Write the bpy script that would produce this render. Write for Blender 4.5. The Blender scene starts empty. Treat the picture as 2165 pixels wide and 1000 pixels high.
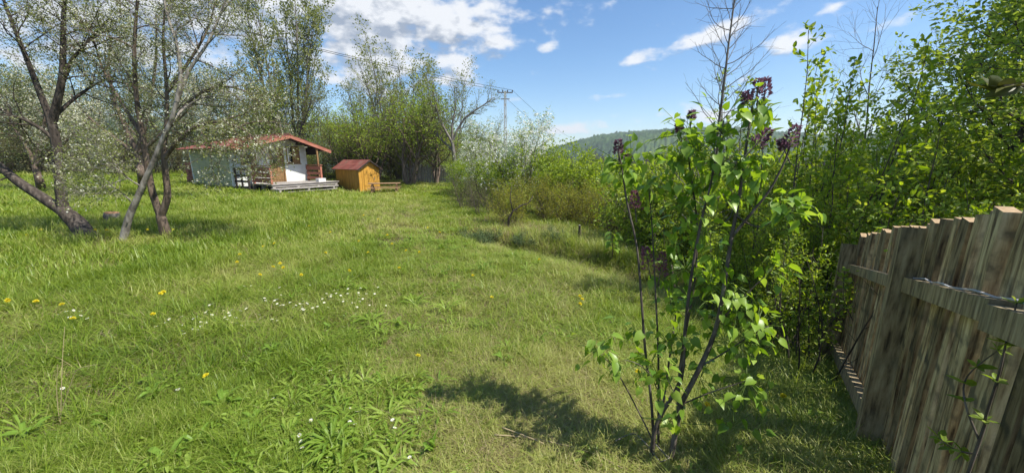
import bpy, math, random
import numpy as np
from mathutils import Vector, Matrix

S = bpy.context.scene
C = S.collection
PI = math.pi
# ------------------------------------------------------------------ camera, sky, sun, exposure
FPX, PITCH, EYE = 780.0, math.radians(11.8), 1.6
cam_d = bpy.data.cameras.new('camera')
cam_d.sensor_width = 36.0
cam_d.lens = 36.0 * FPX / 2165.0
cam_d.clip_start, cam_d.clip_end = 0.05, 6000
cam = bpy.data.objects.new('camera', cam_d)
cam.location = (0, 0, EYE)
cam.rotation_euler = (PI / 2 - PITCH, 0, 0)
C.objects.link(cam)
S.camera = cam

SUN_DIR = Vector((0.93, -0.36, 0)).normalized()
SUN_EL = math.radians(54)
w = bpy.data.worlds.new('World')
S.world = w
w.use_nodes = True
WN, WL = w.node_tree.nodes, w.node_tree.links
WN.clear()


def wn(t, **k):
    n = WN.new(t)
    for a, b in k.items():
        setattr(n, a, b)
    return n


def wmath(op, a, b=None, c=None, clamp=False):
    n = wn('ShaderNodeMath', operation=op, use_clamp=clamp)
    for i, v in enumerate((a, b, c)):
        if v is None:
            continue
        if isinstance(v, (int, float)):
            n.inputs[i].default_value = v
        else:
            WL.new(v, n.inputs[i])
    return n.outputs[0]


sky = wn('ShaderNodeTexSky', sky_type='NISHITA')
sky.sun_disc = False
sky.sun_elevation = SUN_EL
sky.sun_rotation = math.atan2(SUN_DIR.x, SUN_DIR.y)
sky.altitude = 300
sky.air_density = 1.0
sky.dust_density = 0.6
sky.ozone_density = 2.0
tc = wn('ShaderNodeTexCoord')
# (azimuth from +Y towards +X, elevation, half width, half height, weight, slant)
CLOUDS = [(-.38, .335, .30, .10, 1.45, 0), (-.62, .30, .32, .15, 1.2, 0), (-.14, .325, .17, .065, 1.15, .1),
          (-.045, .283, .085, .045, 1.05, 0), (-.135, .235, .075, .055, .72, -.3), (-.40, .215, .20, .07, 1.15, 0),
          (-.165, .195, .06, .035, .65, .2), (.083, .262, .036, .018, .95, .25),
          (.31, .235, .055, .018, .85, .15), (.247, .151, .07, .012, .9, 0), (.47, .268, .11, .024, 1.1, .22),
          (.60, .235, .05, .028, 1.0, 0), (.645, .225, .035, .02, .6, .2), (.52, .167, .06, .012, .7, .25),
          (.756, .235, .05, .015, .75, .25), (.665, .278, .04, .009, .6, .25), (-.003, .15, .05, .012, .8, 0),
          (.20, .083, .10, .014, .55, 0), (.26, .106, .03, .008, .6, 0), (.10, .075, .16, .016, .7, 0), (.42, .095, .16, .02, .6, 0), (-.75, .2, .35, .12, .6, 0),
          (-1.6, .5, .5, .2, .8, 0), (2.2, .4, .4, .15, .8, 0), (3.0, .5, .4, .2, .8, 0), (1.5, .3, .2, .06, .7, 0)]


def cloud_density(vec):
    sx = wn('ShaderNodeSeparateXYZ')
    WL.new(vec, sx.inputs[0])
    nx, ny, nz = sx.outputs
    az = wmath('ARCTAN2', nx, ny)
    el = wmath('ARCSINE', nz)
    nz1 = wn('ShaderNodeTexNoise')
    nz1.inputs['Scale'].default_value = 5.5
    nz1.inputs['Detail'].default_value = 8
    nz1.inputs['Roughness'].default_value = .58
    mp = wn('ShaderNodeMapping')
    mp.inputs['Scale'].default_value = (1, 1, 1.9)
    WL.new(vec, mp.inputs[0])
    WL.new(mp.outputs[0], nz1.inputs[0])
    nz2 = wn('ShaderNodeTexNoise')
    nz2.inputs['Scale'].default_value = 24
    nz2.inputs['Detail'].default_value = 7
    WL.new(mp.outputs[0], nz2.inputs[0])
    tot = None
    for a0, e0, wa, he, wt, sl in CLOUDS:
        da = wmath('SUBTRACT', az, a0)
        de = wmath('SUBTRACT', el, e0)
        if sl:
            de = wmath('MULTIPLY_ADD', da, -sl, de)
        q = wmath('ADD', wmath('POWER', wmath('ABSOLUTE', wmath('DIVIDE', da, wa)), 2.0), wmath('POWER', wmath('ABSOLUTE', wmath('DIVIDE', de, he)), 2.0))
        g = wmath('MULTIPLY', wmath('EXPONENT', wmath('MULTIPLY', q, -1.1)), wt)
        tot = g if tot is None else wmath('MAXIMUM', tot, g)
    n = wmath('ADD', wmath('MULTIPLY', wmath('SUBTRACT', nz1.outputs[0], .5), 2.3), wmath('MULTIPLY', wmath('SUBTRACT', nz2.outputs[0], .5), 1.5))
    return wmath('ADD', tot, n), el


d0, el0 = cloud_density(tc.outputs['Generated'])
off = wn('ShaderNodeVectorMath', operation='ADD')
WL.new(tc.outputs['Generated'], off.inputs[0])
off.inputs[1].default_value = (.012, -.004, .028)
nrmv = wn('ShaderNodeVectorMath', operation='NORMALIZE')
WL.new(off.outputs[0], nrmv.inputs[0])
d1, _ = cloud_density(nrmv.outputs[0])
mr = wn('ShaderNodeMapRange', interpolation_type='SMOOTHSTEP')
WL.new(d0, mr.inputs[0])
mr.inputs[1].default_value, mr.inputs[2].default_value = .30, 1.0
up_ok = wmath('MULTIPLY', wmath('SUBTRACT', el0, -.02), 30, clamp=True)
mask = wmath('MULTIPLY', mr.outputs[0], up_ok)
mask = wmath('MULTIPLY', mask, .96)
lit = wmath('ADD', .62, wmath('MULTIPLY', wmath('SUBTRACT', d0, d1), 1.1))
thick = wmath('MULTIPLY', wmath('SUBTRACT', d0, .75), -.28)
lit = wmath('ADD', lit, wmath('MINIMUM', thick, 0), clamp=True)
cr = wn('ShaderNodeValToRGB')
cr.color_ramp.elements[0].position = .15
cr.color_ramp.elements[0].color = (.36, .42, .52, 1)
cr.color_ramp.elements[1].position = .72
cr.color_ramp.elements[1].color = (.88, .90, .93, 1)
WL.new(lit, cr.inputs[0])
bg_s = wn('ShaderNodeBackground')
bg_c = wn('ShaderNodeBackground')
SKY_STRENGTH, CLOUD_STRENGTH = .11, .66
skyc = wn('ShaderNodeHueSaturation')
skyc.inputs['Saturation'].default_value = 1.2
WL.new(sky.outputs[0], skyc.inputs['Color'])
WL.new(skyc.outputs[0], bg_s.inputs[0])
bg_s.inputs[1].default_value = SKY_STRENGTH
WL.new(cr.outputs[0], bg_c.inputs[0])
bg_c.inputs[1].default_value = CLOUD_STRENGTH
mx = wn('ShaderNodeMixShader')
WL.new(mask, mx.inputs[0])
WL.new(bg_s.outputs[0], mx.inputs[1])
WL.new(bg_c.outputs[0], mx.inputs[2])
wo = wn('ShaderNodeOutputWorld')
WL.new(mx.outputs[0], wo.inputs[0])

sun_d = bpy.data.lights.new('sun', 'SUN')
sun_d.energy = 5.0
sun_d.angle = math.radians(.55)
sun_d.color = (1, .955, .88)
sun = bpy.data.objects.new('sun', sun_d)
sv = Vector((SUN_DIR.x * math.cos(SUN_EL), SUN_DIR.y * math.cos(SUN_EL), math.sin(SUN_EL)))
sun.rotation_euler = sv.to_track_quat('Z', 'Y').to_euler()
C.objects.link(sun)
S.view_settings.view_transform = 'Standard'
S.view_settings.look = 'None'
S.view_settings.exposure = 0.72
S.view_settings.gamma = 1
S.view_settings.use_curve_mapping = False
cy = S.cycles
cy.max_bounces, cy.diffuse_bounces, cy.glossy_bounces, cy.transmission_bounces = 4, 2, 1, 2
cy.caustics_reflective = cy.caustics_refractive = False
cy.use_denoising = True


# ------------------------------------------------------------------ helpers: survey and terrain
def ray(px, py):
    l, u = px - 1082.5, 500.0 - py
    c, s = math.cos(PITCH), math.sin(PITCH)
    return l / FPX, (FPX * c + u * s) / FPX, (u * c - FPX * s) / FPX


def P(px, py, Y):
    """the point that is Y metres ahead of the lens on a sight line measured in the photograph"""
    x, y, z = ray(px, py)
    t = Y / y
    return Vector((x * t, Y, EYE + z * t))


CTRL = np.array([(0, 0, 0), (0, 2, 0), (1, 1.7, .03), (-3, 2, 0), (-6, 5, 0), (0, 6, -.08), (2.03, 1.74, 0), (1.58, 1.14, .14),
                 (3.2, 3.3, -.38), (5, 6, -1.0), (1.6, 5.8, -.05), (2.2, 7.6, -.16), (4.6, 10, -1.1), (0, 10, -.12), (2.2, 10, -.3), (-1, 12, -.15), (-3, 15, -.15),
                 (-8, 20, -.2), (-12.5, 20, .1), (-16, 23, .2), (-18, 20, .22), (-10, 10, 0), (-9, 7.5, 0), (-20, 12, .3), (-30, 25, .62),
                 (-40, 10, .6), (-15, 35, .3), (0, 28, -.7), (-4, 22.5, 0.03), (8, 15, -1.9), (10, 25, -2.4), (8, 5, -1.4), (20, 20, -3.2),
                 (0, 40, -1.2), (30, 5, -3), (-40, 40, .8), (0, -10, .2), (12, -10, -.2), (-20, -10, .2), (1.2, -1, .1), (4.5, 1.5, -.2)], float)


def _phi(r2):
    return .5 * r2 * np.log(r2 + 1e-9)


_n = len(CTRL)
_K = _phi(((CTRL[:, None, :2] - CTRL[None, :, :2]) ** 2).sum(-1)) + np.eye(_n) * .15
_Q = np.c_[np.ones(_n), CTRL[:, :2]]
_W = np.linalg.solve(np.block([[_K, _Q], [_Q.T, np.zeros((3, 3))]]), np.r_[CTRL[:, 2], 0, 0, 0])


def sstep(x):
    x = np.clip(x, 0, 1)
    return x * x * (3 - 2 * x)


def rim(x, y):
    """the shallow hollow along the rim of the bank: distance beyond the rim, and 1 along its length"""
    d = (x + 1.1) * .725 + (y - 8.0) * .688
    s_ = (x + 1.1) * .688 - (y - 8.0) * .725
    return d, sstep((s_ + .5) / .8) * sstep((4.8 - s_) / .8)


def ground(x, y):
    x, y = np.atleast_1d(np.asarray(x, float)), np.atleast_1d(np.asarray(y, float))
    z = np.zeros(x.shape)
    for a in range(0, x.size, 40000):
        xs, ys = x.ravel()[a:a + 40000], y.ravel()[a:a + 40000]
        r2 = (xs[:, None] - CTRL[None, :, 0]) ** 2 + (ys[:, None] - CTRL[None, :, 1]) ** 2
        zz = _phi(r2) @ _W[:_n] + _W[_n] + _W[_n + 1] * xs + _W[_n + 2] * ys
        r = np.hypot(xs, ys)
        bump = .018 * np.sin(xs * 2.3 + 1.2 * np.sin(ys * 1.7)) * np.sin(ys * 2.1 + xs * .6) + .01 * np.sin(xs * 6.1 + ys * 3) * np.sin(ys * 5.3 - xs * 2)
        k = sstep((r - 32) / 30)
        far = -3.0 + 3.4 * sstep((-xs / (r + 1e-6) - .1) / .6)
        far = far - 9 * sstep((r - 80) / 300)
        bump = bump - .20 * np.exp(-((rim(xs, ys)[0] - .25) / .38) ** 2) * rim(xs, ys)[1]
        z.ravel()[a:a + 40000] = zz * (1 - k) + far * k + bump * (r < 40)
    return z


def gz(x, y):
    return float(ground(x, y)[0])


# ------------------------------------------------------------------ helpers: objects
def set_props(o, label=None, cat=None, group=None, kind=None):
    if label: o['label'] = label
    if cat: o['category'] = cat
    if group: o['group'] = group
    if kind: o['kind'] = kind
    return o


def thing(name, label, cat, loc=(0, 0, 0), rz=0, group=None, kind=None):
    o = bpy.data.objects.new(name, None)
    o.empty_display_size = .1
    C.objects.link(o)
    o.location = loc
    o.rotation_euler = (0, 0, rz)
    return set_props(o, label, cat, group, kind)


def link(name, me, parent=None, loc=None, rot=None, scale=None):
    o = bpy.data.objects.new(name, me)
    C.objects.link(o)
    if parent: o.parent = parent
    if loc is not None: o.location = loc
    if rot is not None: o.rotation_euler = rot
    if scale is not None: o.scale = scale
    return o


def dup(root, loc, rz, label=None, scale=1.0):
    r = root.copy()
    C.objects.link(r)
    r.location, r.rotation_euler = loc, (0, 0, rz)
    r.scale = (scale,) * 3 if isinstance(scale, (int, float)) else scale
    if label: r['label'] = label
    for ch in root.children:
        c = ch.copy()
        C.objects.link(c)
        c.parent = r
        for g in ch.children:
            d = g.copy()
            C.objects.link(d)
            d.parent = c
    return r


class MB:
    """collects vertices and faces, builds one mesh"""

    def __init__(self):
        self.v, self.f, self.n = [], [], 0

    def add(self, verts, faces):
        verts = np.asarray(verts, float).reshape(-1, 3)
        self.v.append(verts)
        for fa in faces if isinstance(faces, list) else [faces]:
            fa = np.asarray(fa, int)
            self.f.append(fa + self.n)
        self.n += len(verts)
        return self

    def box(self, a, b, jit=0, rng=None, M=None):
        (x0, y0, z0), (x1, y1, z1) = a, b
        v = np.array([(x, y, z) for z in (z0, z1) for y in (y0, y1) for x in (x0, x1)], float)
        if jit: v = v + rng.normal(0, jit, v.shape)
        if M is not None: v = np.array([M @ Vector(p) for p in v])
        return self.add(v, [np.array([(0, 2, 3, 1), (4, 5, 7, 6), (0, 1, 5, 4), (2, 6, 7, 3), (0, 4, 6, 2), (1, 3, 7, 5)])])

    def bar(self, p, q, wd, th, up=Vector((0, 0, 1))):
        p, q = Vector(p), Vector(q)
        d = (q - p).normalized()
        s = d.cross(up)
        s = s.normalized() if s.length > 1e-4 else Vector((1, 0, 0))
        u = s.cross(d)
        v = [x + s * a * wd / 2 + u * b * th / 2 for x in (p, q) for a, b in ((-1, -1), (1, -1), (1, 1), (-1, 1))]
        return self.add(v, [np.array([(0, 1, 2, 3), (7, 6, 5, 4), (0, 4, 5, 1), (1, 5, 6, 2), (2, 6, 7, 3), (3, 7, 4, 0)])])

    def tube(self, pts, rad, sides=6, cap=True):
        p = np.asarray([tuple(q) for q in pts], float)
        n = len(p)
        rad = np.broadcast_to(np.asarray(rad, float), (n,))
        t = np.gradient(p, axis=0)
        t /= np.linalg.norm(t, axis=1, keepdims=True) + 1e-9
        m = np.abs(t.mean(0))
        ref = np.eye(3)[int(np.argmin(m))]
        a = np.cross(t, ref)
        a /= np.linalg.norm(a, axis=1, keepdims=True) + 1e-9
        b = np.cross(t, a)
        ang = np.linspace(0, 2 * PI, sides, endpoint=False)
        v = p[:, None] + rad[:, None, None] * (np.cos(ang)[None, :, None] * a[:, None] + np.sin(ang)[None, :, None] * b[:, None])
        i = np.arange(n - 1)[:, None] * sides
        j = np.arange(sides)[None]
        k = (j + 1) % sides
        q = np.stack([i + j, i + k, i + sides + k, i + sides + j], -1).reshape(-1, 4)
        fs = [q]
        if cap:
            fs += [np.array([list(range(sides))[::-1]]), np.array([[(n - 1) * sides + x for x in range(sides)]])]
        return self.add(v.reshape(-1, 3), fs)

    def prism(self, poly, y0, y1):
        n = len(poly)
        v = [(x, y0, z) for x, z in poly] + [(x, y1, z) for x, z in poly]
        fs = [np.array([list(range(n))]), np.array([list(range(n, 2 * n))[::-1]])]
        fs.append(np.array([(i, i + n, (i + 1) % n + n, (i + 1) % n) for i in range(n)]))
        return self.add(v, fs)

    def mesh(self, name, mat, smooth=False):
        me = bpy.data.meshes.new(name)
        if not self.v:
            return me
        v = np.concatenate(self.v)
        loops = np.concatenate([f.ravel() for f in self.f]).astype(np.int32)
        tot = np.concatenate([np.full(len(f), f.shape[1]) for f in self.f]).astype(np.int32)
        me.vertices.add(len(v))
        me.vertices.foreach_set('co', v.astype(np.float32).ravel())
        me.loops.add(len(loops))
        me.loops.foreach_set('vertex_index', loops)
        me.polygons.add(len(tot))
        me.polygons.foreach_set('loop_start', np.r_[0, np.cumsum(tot)[:-1]].astype(np.int32))
        me.polygons.foreach_set('loop_total', tot)
        me.polygons.foreach_set('use_smooth', np.full(len(tot), bool(smooth)))
        me.update(calc_edges=True)
        me.validate()
        for m in mat if isinstance(mat, (list, tuple)) else [mat]:
            me.materials.append(m)
        return me

    def obj(self, name, mat, parent=None, smooth=False, **k):
        return link(name, self.mesh(name, mat, smooth), parent, **k)


# ------------------------------------------------------------------ materials
def newmat(name):
    m = bpy.data.materials.new(name)
    m.use_nodes = True
    nt = m.node_tree
    nt.nodes.clear()
    return m, nt.nodes, nt.links


def ramp(N, stops):
    r = N.new('ShaderNodeValToRGB')
    e = r.color_ramp.elements
    while len(e) < len(stops): e.new(.5)
    for x, (p, c) in zip(e, stops):
        x.position, x.color = p, (*c, 1)
    return r


def leafmat(name, ca, cb, trans=.4, rough=.5, cc=None, instancer=None, spec=.25):
    m, N, L = newmat(name)
    out = N.new('ShaderNodeOutputMaterial')
    g = N.new('ShaderNodeNewGeometry')
    r = ramp(N, [(0, ca), (.55, cb), (1, cc or cb)])
    if instancer:
        at = N.new('ShaderNodeAttribute')
        at.attribute_type, at.attribute_name = 'INSTANCER', instancer
        ad = N.new('ShaderNodeMath'); ad.operation = 'MULTIPLY_ADD'; ad.use_clamp = True
        L.new(g.outputs['Random Per Island'], ad.inputs[0]); ad.inputs[1].default_value = .35
        su = N.new('ShaderNodeMath'); su.operation = 'SUBTRACT'
        L.new(at.outputs['Fac'], su.inputs[0]); su.inputs[1].default_value = .17
        L.new(su.outputs[0], ad.inputs[2])
        L.new(ad.outputs[0], r.inputs[0])
    else:
        L.new(g.outputs['Random Per Island'], r.inputs[0])
    b = N.new('ShaderNodeBsdfPrincipled')
    b.inputs['Roughness'].default_value = rough
    b.inputs['Specular IOR Level'].default_value = spec
    L.new(r.outputs[0], b.inputs['Base Color'])
    t = N.new('ShaderNodeBsdfTranslucent')
    hs = N.new('ShaderNodeHueSaturation')
    hs.inputs['Hue'].default_value = .485
    hs.inputs['Saturation'].default_value = 1.1
    hs.inputs['Value'].default_value = 1.25
    L.new(r.outputs[0], hs.inputs['Color']); L.new(hs.outputs[0], t.inputs[0])
    mix = N.new('ShaderNodeMixShader')
    mix.inputs[0].default_value = trans
    L.new(b.outputs[0], mix.inputs[1]); L.new(t.outputs[0], mix.inputs[2]); L.new(mix.outputs[0], out.inputs[0])
    return m


def surf(name, stops, scale=(8, 8, 8), detail=6, rough=.8, bump=.3, bscale=None, dist=.02, spec=.3, rand=.0, stops2=None, scale2=3.0, coord='Object'):
    """noise coloured surface with relief; stops2 (colour, low, high) lays a second, patchy colour over the first"""
    m, N, L = newmat(name)
    out = N.new('ShaderNodeOutputMaterial')
    b = N.new('ShaderNodeBsdfPrincipled')
    L.new(b.outputs[0], out.inputs[0])
    b.inputs['Roughness'].default_value = rough
    b.inputs['Specular IOR Level'].default_value = spec
    tcx = N.new('ShaderNodeTexCoord')
    mp = N.new('ShaderNodeMapping')
    mp.inputs['Scale'].default_value = scale
    L.new(tcx.outputs[coord], mp.inputs[0])
    oi = N.new('ShaderNodeObjectInfo')
    if rand:
        cmb = N.new('ShaderNodeVectorMath'); cmb.operation = 'SCALE'
        cmb.inputs[0].default_value = (31, 17, 53)
        L.new(oi.outputs['Random'], cmb.inputs['Scale']); L.new(cmb.outputs[0], mp.inputs['Location'])
    no = N.new('ShaderNodeTexNoise')
    no.inputs['Scale'].default_value = 1
    no.inputs['Detail'].default_value = detail
    no.inputs['Roughness'].default_value = .6
    L.new(mp.outputs[0], no.inputs[0])
    r = ramp(N, stops)
    L.new(no.outputs[0], r.inputs[0])
    col = r.outputs[0]
    if stops2:
        n2 = N.new('ShaderNodeTexNoise')
        n2.inputs['Scale'].default_value = scale2
        n2.inputs['Detail'].default_value = 5
        L.new(tcx.outputs[coord], n2.inputs[0])
        m2 = N.new('ShaderNodeMapRange')
        L.new(n2.outputs[0], m2.inputs[0])
        m2.inputs[1].default_value, m2.inputs[2].default_value = stops2[1], stops2[2]
        mx2 = N.new('ShaderNodeMixRGB')
        L.new(m2.outputs[0], mx2.inputs[0]); L.new(col, mx2.inputs[1]); mx2.inputs[2].default_value = (*stops2[0], 1)
        col = mx2.outputs[0]
    if rand:
        hs = N.new('ShaderNodeHueSaturation')
        ma = N.new('ShaderNodeMapRange')
        L.new(oi.outputs['Random'], ma.inputs[0])
        ma.inputs[3].default_value, ma.inputs[4].default_value = 1 - rand, 1 + rand
        L.new(ma.outputs[0], hs.inputs['Value']); L.new(col, hs.inputs['Color'])
        col = hs.outputs[0]
    L.new(col, b.inputs['Base Color'])
    if bump:
        bp = N.new('ShaderNodeBump')
        bp.inputs['Strength'].default_value = bump
        bp.inputs['Distance'].default_value = dist
        L.new(no.outputs[0], bp.inputs['Height']); L.new(bp.outputs[0], b.inputs['Normal'])
    return m


M = {}
M['bark_dark'] = surf('bark_dark', [(.3, (.018, .014, .011)), (.5, (.06, .047, .037)), (.75, (.15, .125, .10))], (16, 16, 4), 7, .9, .9, dist=.03)
M['bark_grey'] = surf('bark_grey', [(.3, (.06, .052, .045)), (.55, (.17, .15, .13)), (.8, (.34, .31, .27))], (14, 14, 5), 7, .9, .7, dist=.02)
M['bark_pale'] = surf('bark_pale', [(.32, (.08, .068, .055)), (.5, (.22, .195, .165)), (.75, (.42, .39, .34))], (12, 12, 4), 7, .85, .6, dist=.02)
M['bark_brown'] = surf('bark_brown', [(.3, (.05, .036, .026)), (.55, (.15, .11, .08)), (.8, (.30, .24, .19))], (14, 14, 4), 7, .9, .8, dist=.02)
M['twig'] = surf('twig', [(.3, (.045, .035, .027)), (.7, (.13, .105, .085))], (20, 20, 20), 3, .9, .2)
M['stem_lilac'] = surf('stem_lilac', [(.3, (.04, .03, .023)), (.55, (.12, .097, .077)), (.8, (.30, .26, .22))], (30, 30, 9), 6, .85, .7, dist=.006)
M['fence_wood'] = surf('fence_wood', [(.36, (.06, .040, .021)), (.46, (.25, .18, .092)), (.58, (.42, .325, .18)), (.74, (.55, .455, .28))], (44, 44, 5), 14, .9, 1, dist=.005, rand=.52, stops2=((.12, .10, .062), .52, .68), scale2=13)
M['fence_cut_sunlit'] = surf('fence_cut_sunlit', [(.3, (.26, .17, .085)), (.7, (.46, .33, .19))], (60, 60, 60), 6, .85, .4, dist=.003)  # tan end grain of the plank tops, with sunlight added to the colour
M['fence_post'] = surf('fence_post', [(.34, (.07, .05, .03)), (.5, (.29, .22, .12)), (.70, (.47, .38, .23))], (40, 40, 6), 9, .88, .7, dist=.006, stops2=((.16, .155, .10), .5, .8), scale2=4)
M['grey_wood'] = surf('grey_wood', [(.25, (.14, .12, .10)), (.5, (.32, .29, .26)), (.8, (.50, .47, .43))], (4, 30, 30), 8, .85, .5, dist=.004, rand=.18)
M['red_wood'] = surf('red_wood', [(.3, (.22, .085, .055)), (.55, (.40, .15, .10)), (.8, (.50, .24, .17))], (4, 22, 22), 7, .7, .3, dist=.004, rand=.15)
M['brown_wood'] = surf('brown_wood', [(.3, (.11, .06, .025)), (.55, (.24, .14, .06)), (.8, (.36, .23, .11))], (22, 22, 3), 7, .65, .3, dist=.004, rand=.1)
M['dark_wood'] = surf('dark_wood', [(.3, (.014, .010, .008)), (.7, (.045, .033, .026))], (20, 20, 4), 6, .7, .3, dist=.004)
M['yellow_wood'] = surf('yellow_wood', [(.3, (.27, .13, .018)), (.55, (.46, .24, .035)), (.8, (.60, .36, .08))], (22, 22, 2.5), 7, .6, .4, dist=.004, rand=.12)
M['table_wood'] = surf('table_wood', [(.3, (.16, .09, .045)), (.6, (.32, .20, .11)), (.85, (.42, .29, .18))], (4, 24, 24), 7, .75, .3, dist=.004)
M['plaster'] = surf('plaster', [(.3, (.50, .51, .49)), (.6, (.64, .65, .63)), (.85, (.72, .725, .70))], (3, 3, 3), 8, .9, .25, dist=.01, stops2=((.40, .42, .36), .58, .78), scale2=1.6)
M['plaster_shaded'] = surf('plaster_shaded', [(.3, (.34, .345, .215)), (.6, (.42, .425, .27)), (.85, (.48, .48, .33))], (3, 3, 3), 8, .9, .3, dist=.01, stops2=((.25, .28, .20), .52, .78), scale2=1.3)  # side wall plaster with shade and green bounce light mixed into the colour
M['red_roof'] = surf('red_roof', [(.3, (.12, .034, .024)), (.55, (.195, .060, .043)), (.85, (.26, .10, .075))], (2.5, 2.5, 2.5), 8, .6, .15, dist=.01, spec=.3, stops2=((.17, .095, .065), .50, .70), scale2=2.2)
M['glass'] = surf('glass', [(.3, (.012, .014, .016)), (.7, (.03, .035, .04))], (2, 2, 2), 2, .06, 0, spec=.6)
M['white_paint'] = surf('white_paint', [(.3, (.66, .66, .64)), (.7, (.80, .80, .79))], (5, 5, 5), 5, .6, .1)
M['concrete'] = surf('concrete', [(.3, (.33, .32, .30)), (.7, (.52, .51, .48))], (3, 3, 3), 6, .9, .2)
M['metal'] = surf('metal', [(.3, (.10, .10, .10)), (.7, (.22, .22, .22))], (6, 6, 6), 4, .5, .1)
M['cut_wood'] = surf('cut_wood', [(.3, (.30, .15, .065)), (.7, (.50, .28, .14))], (20, 20, 20), 6, .85, .4)
M['brick'] = surf('brick', [(.3, (.20, .075, .05)), (.7, (.36, .16, .11))], (9, 9, 9), 5, .9, .4, rand=.2)
M['straw'] = leafmat('straw', (.30, .235, .12), (.42, .34, .19), .25, .7, (.52, .44, .28))
M['wire'] = surf('wire', [(.3, (.03, .03, .03)), (.7, (.05, .05, .05))], (5, 5, 5), 2, .6, 0)
M['steel'] = surf('steel', [(.3, (.45, .45, .46)), (.7, (.62, .62, .63))], (9, 9, 9), 4, .3, .1, spec=.6)
# foliage
M['leaf_plum'] = leafmat('leaf_plum', (.12, .15, .035), (.20, .235, .06), .45, .5, (.30, .32, .12))
M['leaf_lilac'] = leafmat('leaf_lilac', (.10, .21, .024), (.24, .38, .045), .48, .38, (.34, .47, .08), spec=.45)
M['leaf_bush'] = leafmat('leaf_bush', (.14, .24, .022), (.26, .37, .04), .52, .42, (.39, .46, .075), spec=.35)
M['leaf_bright'] = leafmat('leaf_bright', (.15, .23, .026), (.25, .34, .04), .48, .42, (.34, .43, .07))
M['leaf_hornbeam'] = leafmat('leaf_hornbeam', (.13, .205, .028), (.22, .315, .045), .5, .42, (.32, .40, .08))
M['leaf_olive'] = leafmat('leaf_olive', (.10, .125, .028), (.17, .195, .045), .42, .55, (.24, .26, .08))
M['leaf_yellow'] = leafmat('leaf_yellow', (.17, .20, .02), (.27, .285, .035), .46, .5, (.40, .37, .06))
M['leaf_poplar'] = leafmat('leaf_poplar', (.13, .165, .035), (.215, .25, .06), .45, .45, (.30, .31, .11))
M['leaf_blue'] = leafmat('leaf_blue', (.06, .10, .035), (.10, .155, .055), .35, .55, (.16, .21, .09))
M['leaf_far'] = leafmat('leaf_far', (.055, .045, .035), (.085, .07, .05), .2, .8, (.10, .10, .05))
M['leaf_thicket'] = leafmat('leaf_thicket', (.06, .07, .022), (.12, .12, .045), .35, .6, (.18, .165, .07))
M['blossom'] = leafmat('blossom', (.62, .62, .50), (.74, .74, .66), .35, .6, (.82, .82, .78))
M['plum_blossom'] = leafmat('plum_blossom', (.42, .42, .27), (.54, .54, .39), .35, .6, (.68, .68, .56))
M['leaf_bud'] = leafmat('leaf_bud', (.05, .06, .012), (.09, .10, .02), .25, .5)
M['lilac_bud'] = leafmat('lilac_bud', (.10, .045, .065), (.18, .09, .125), .35, .6, (.30, .19, .235))
M['lilac_pink'] = leafmat('lilac_pink', (.15, .05, .075), (.26, .10, .14), .35, .6, (.38, .19, .26))
M['grass'] = leafmat('grass', (.09, .163, .018), (.22, .308, .033), .46, .42, (.42, .43, .14), instancer='tint', spec=.35)
M['grass_dry'] = leafmat('grass_dry', (.17, .15, .06), (.30, .24, .12), .3, .6, (.44, .36, .21), instancer='tint')
M['weed'] = leafmat('weed', (.10, .19, .02), (.20, .31, .035), .45, .4, (.30, .40, .07), instancer='tint', spec=.4)
M['weed_leaf'] = leafmat('weed_leaf', (.10, .19, .025), (.18, .30, .04), .45, .45, (.26, .38, .06), spec=.25)
M['yellow_flower'] = leafmat('yellow_flower', (.72, .60, .03), (.80, .70, .04), .3, .6, (.84, .76, .10))
M['flower_stalk'] = leafmat('flower_stalk', (.12, .19, .04), (.16, .24, .05), .3, .6)


def ground_material():
    m, N, L = newmat('lawn_soil')
    out = N.new('ShaderNodeOutputMaterial')
    b = N.new('ShaderNodeBsdfPrincipled')
    b.inputs['Roughness'].default_value = .95
    b.inputs['Specular IOR Level'].default_value = .1
    L.new(b.outputs[0], out.inputs[0])
    t = N.new('ShaderNodeTexCoord')
    n1 = N.new('ShaderNodeTexNoise'); n1.inputs['Scale'].default_value = .9; n1.inputs['Detail'].default_value = 7
    n2 = N.new('ShaderNodeTexNoise'); n2.inputs['Scale'].default_value = 22; n2.inputs['Detail'].default_value = 6
    L.new(t.outputs['Object'], n1.inputs[0]); L.new(t.outputs['Object'], n2.inputs[0])
    r1 = ramp(N, [(.35, (.035, .055, .014)), (.52, (.06, .075, .022)), (.68, (.13, .10, .052))])
    r2 = ramp(N, [(.3, (.35, .35, .35)), (.7, (1.25, 1.25, 1.25))])
    L.new(n1.outputs[0], r1.inputs[0]); L.new(n2.outputs[0], r2.inputs[0])
    mu = N.new('ShaderNodeMixRGB'); mu.blend_type = 'MULTIPLY'; mu.inputs[0].default_value = 1
    L.new(r1.outputs[0], mu.inputs[1]); L.new(r2.outputs[0], mu.inputs[2]); L.new(mu.outputs[0], b.inputs['Base Color'])
    bp = N.new('ShaderNodeBump'); bp.inputs['Strength'].default_value = .8; bp.inputs['Distance'].default_value = .03
    L.new(n2.outputs[0], bp.inputs['Height']); L.new(bp.outputs[0], b.inputs['Normal'])
    return m


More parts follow.
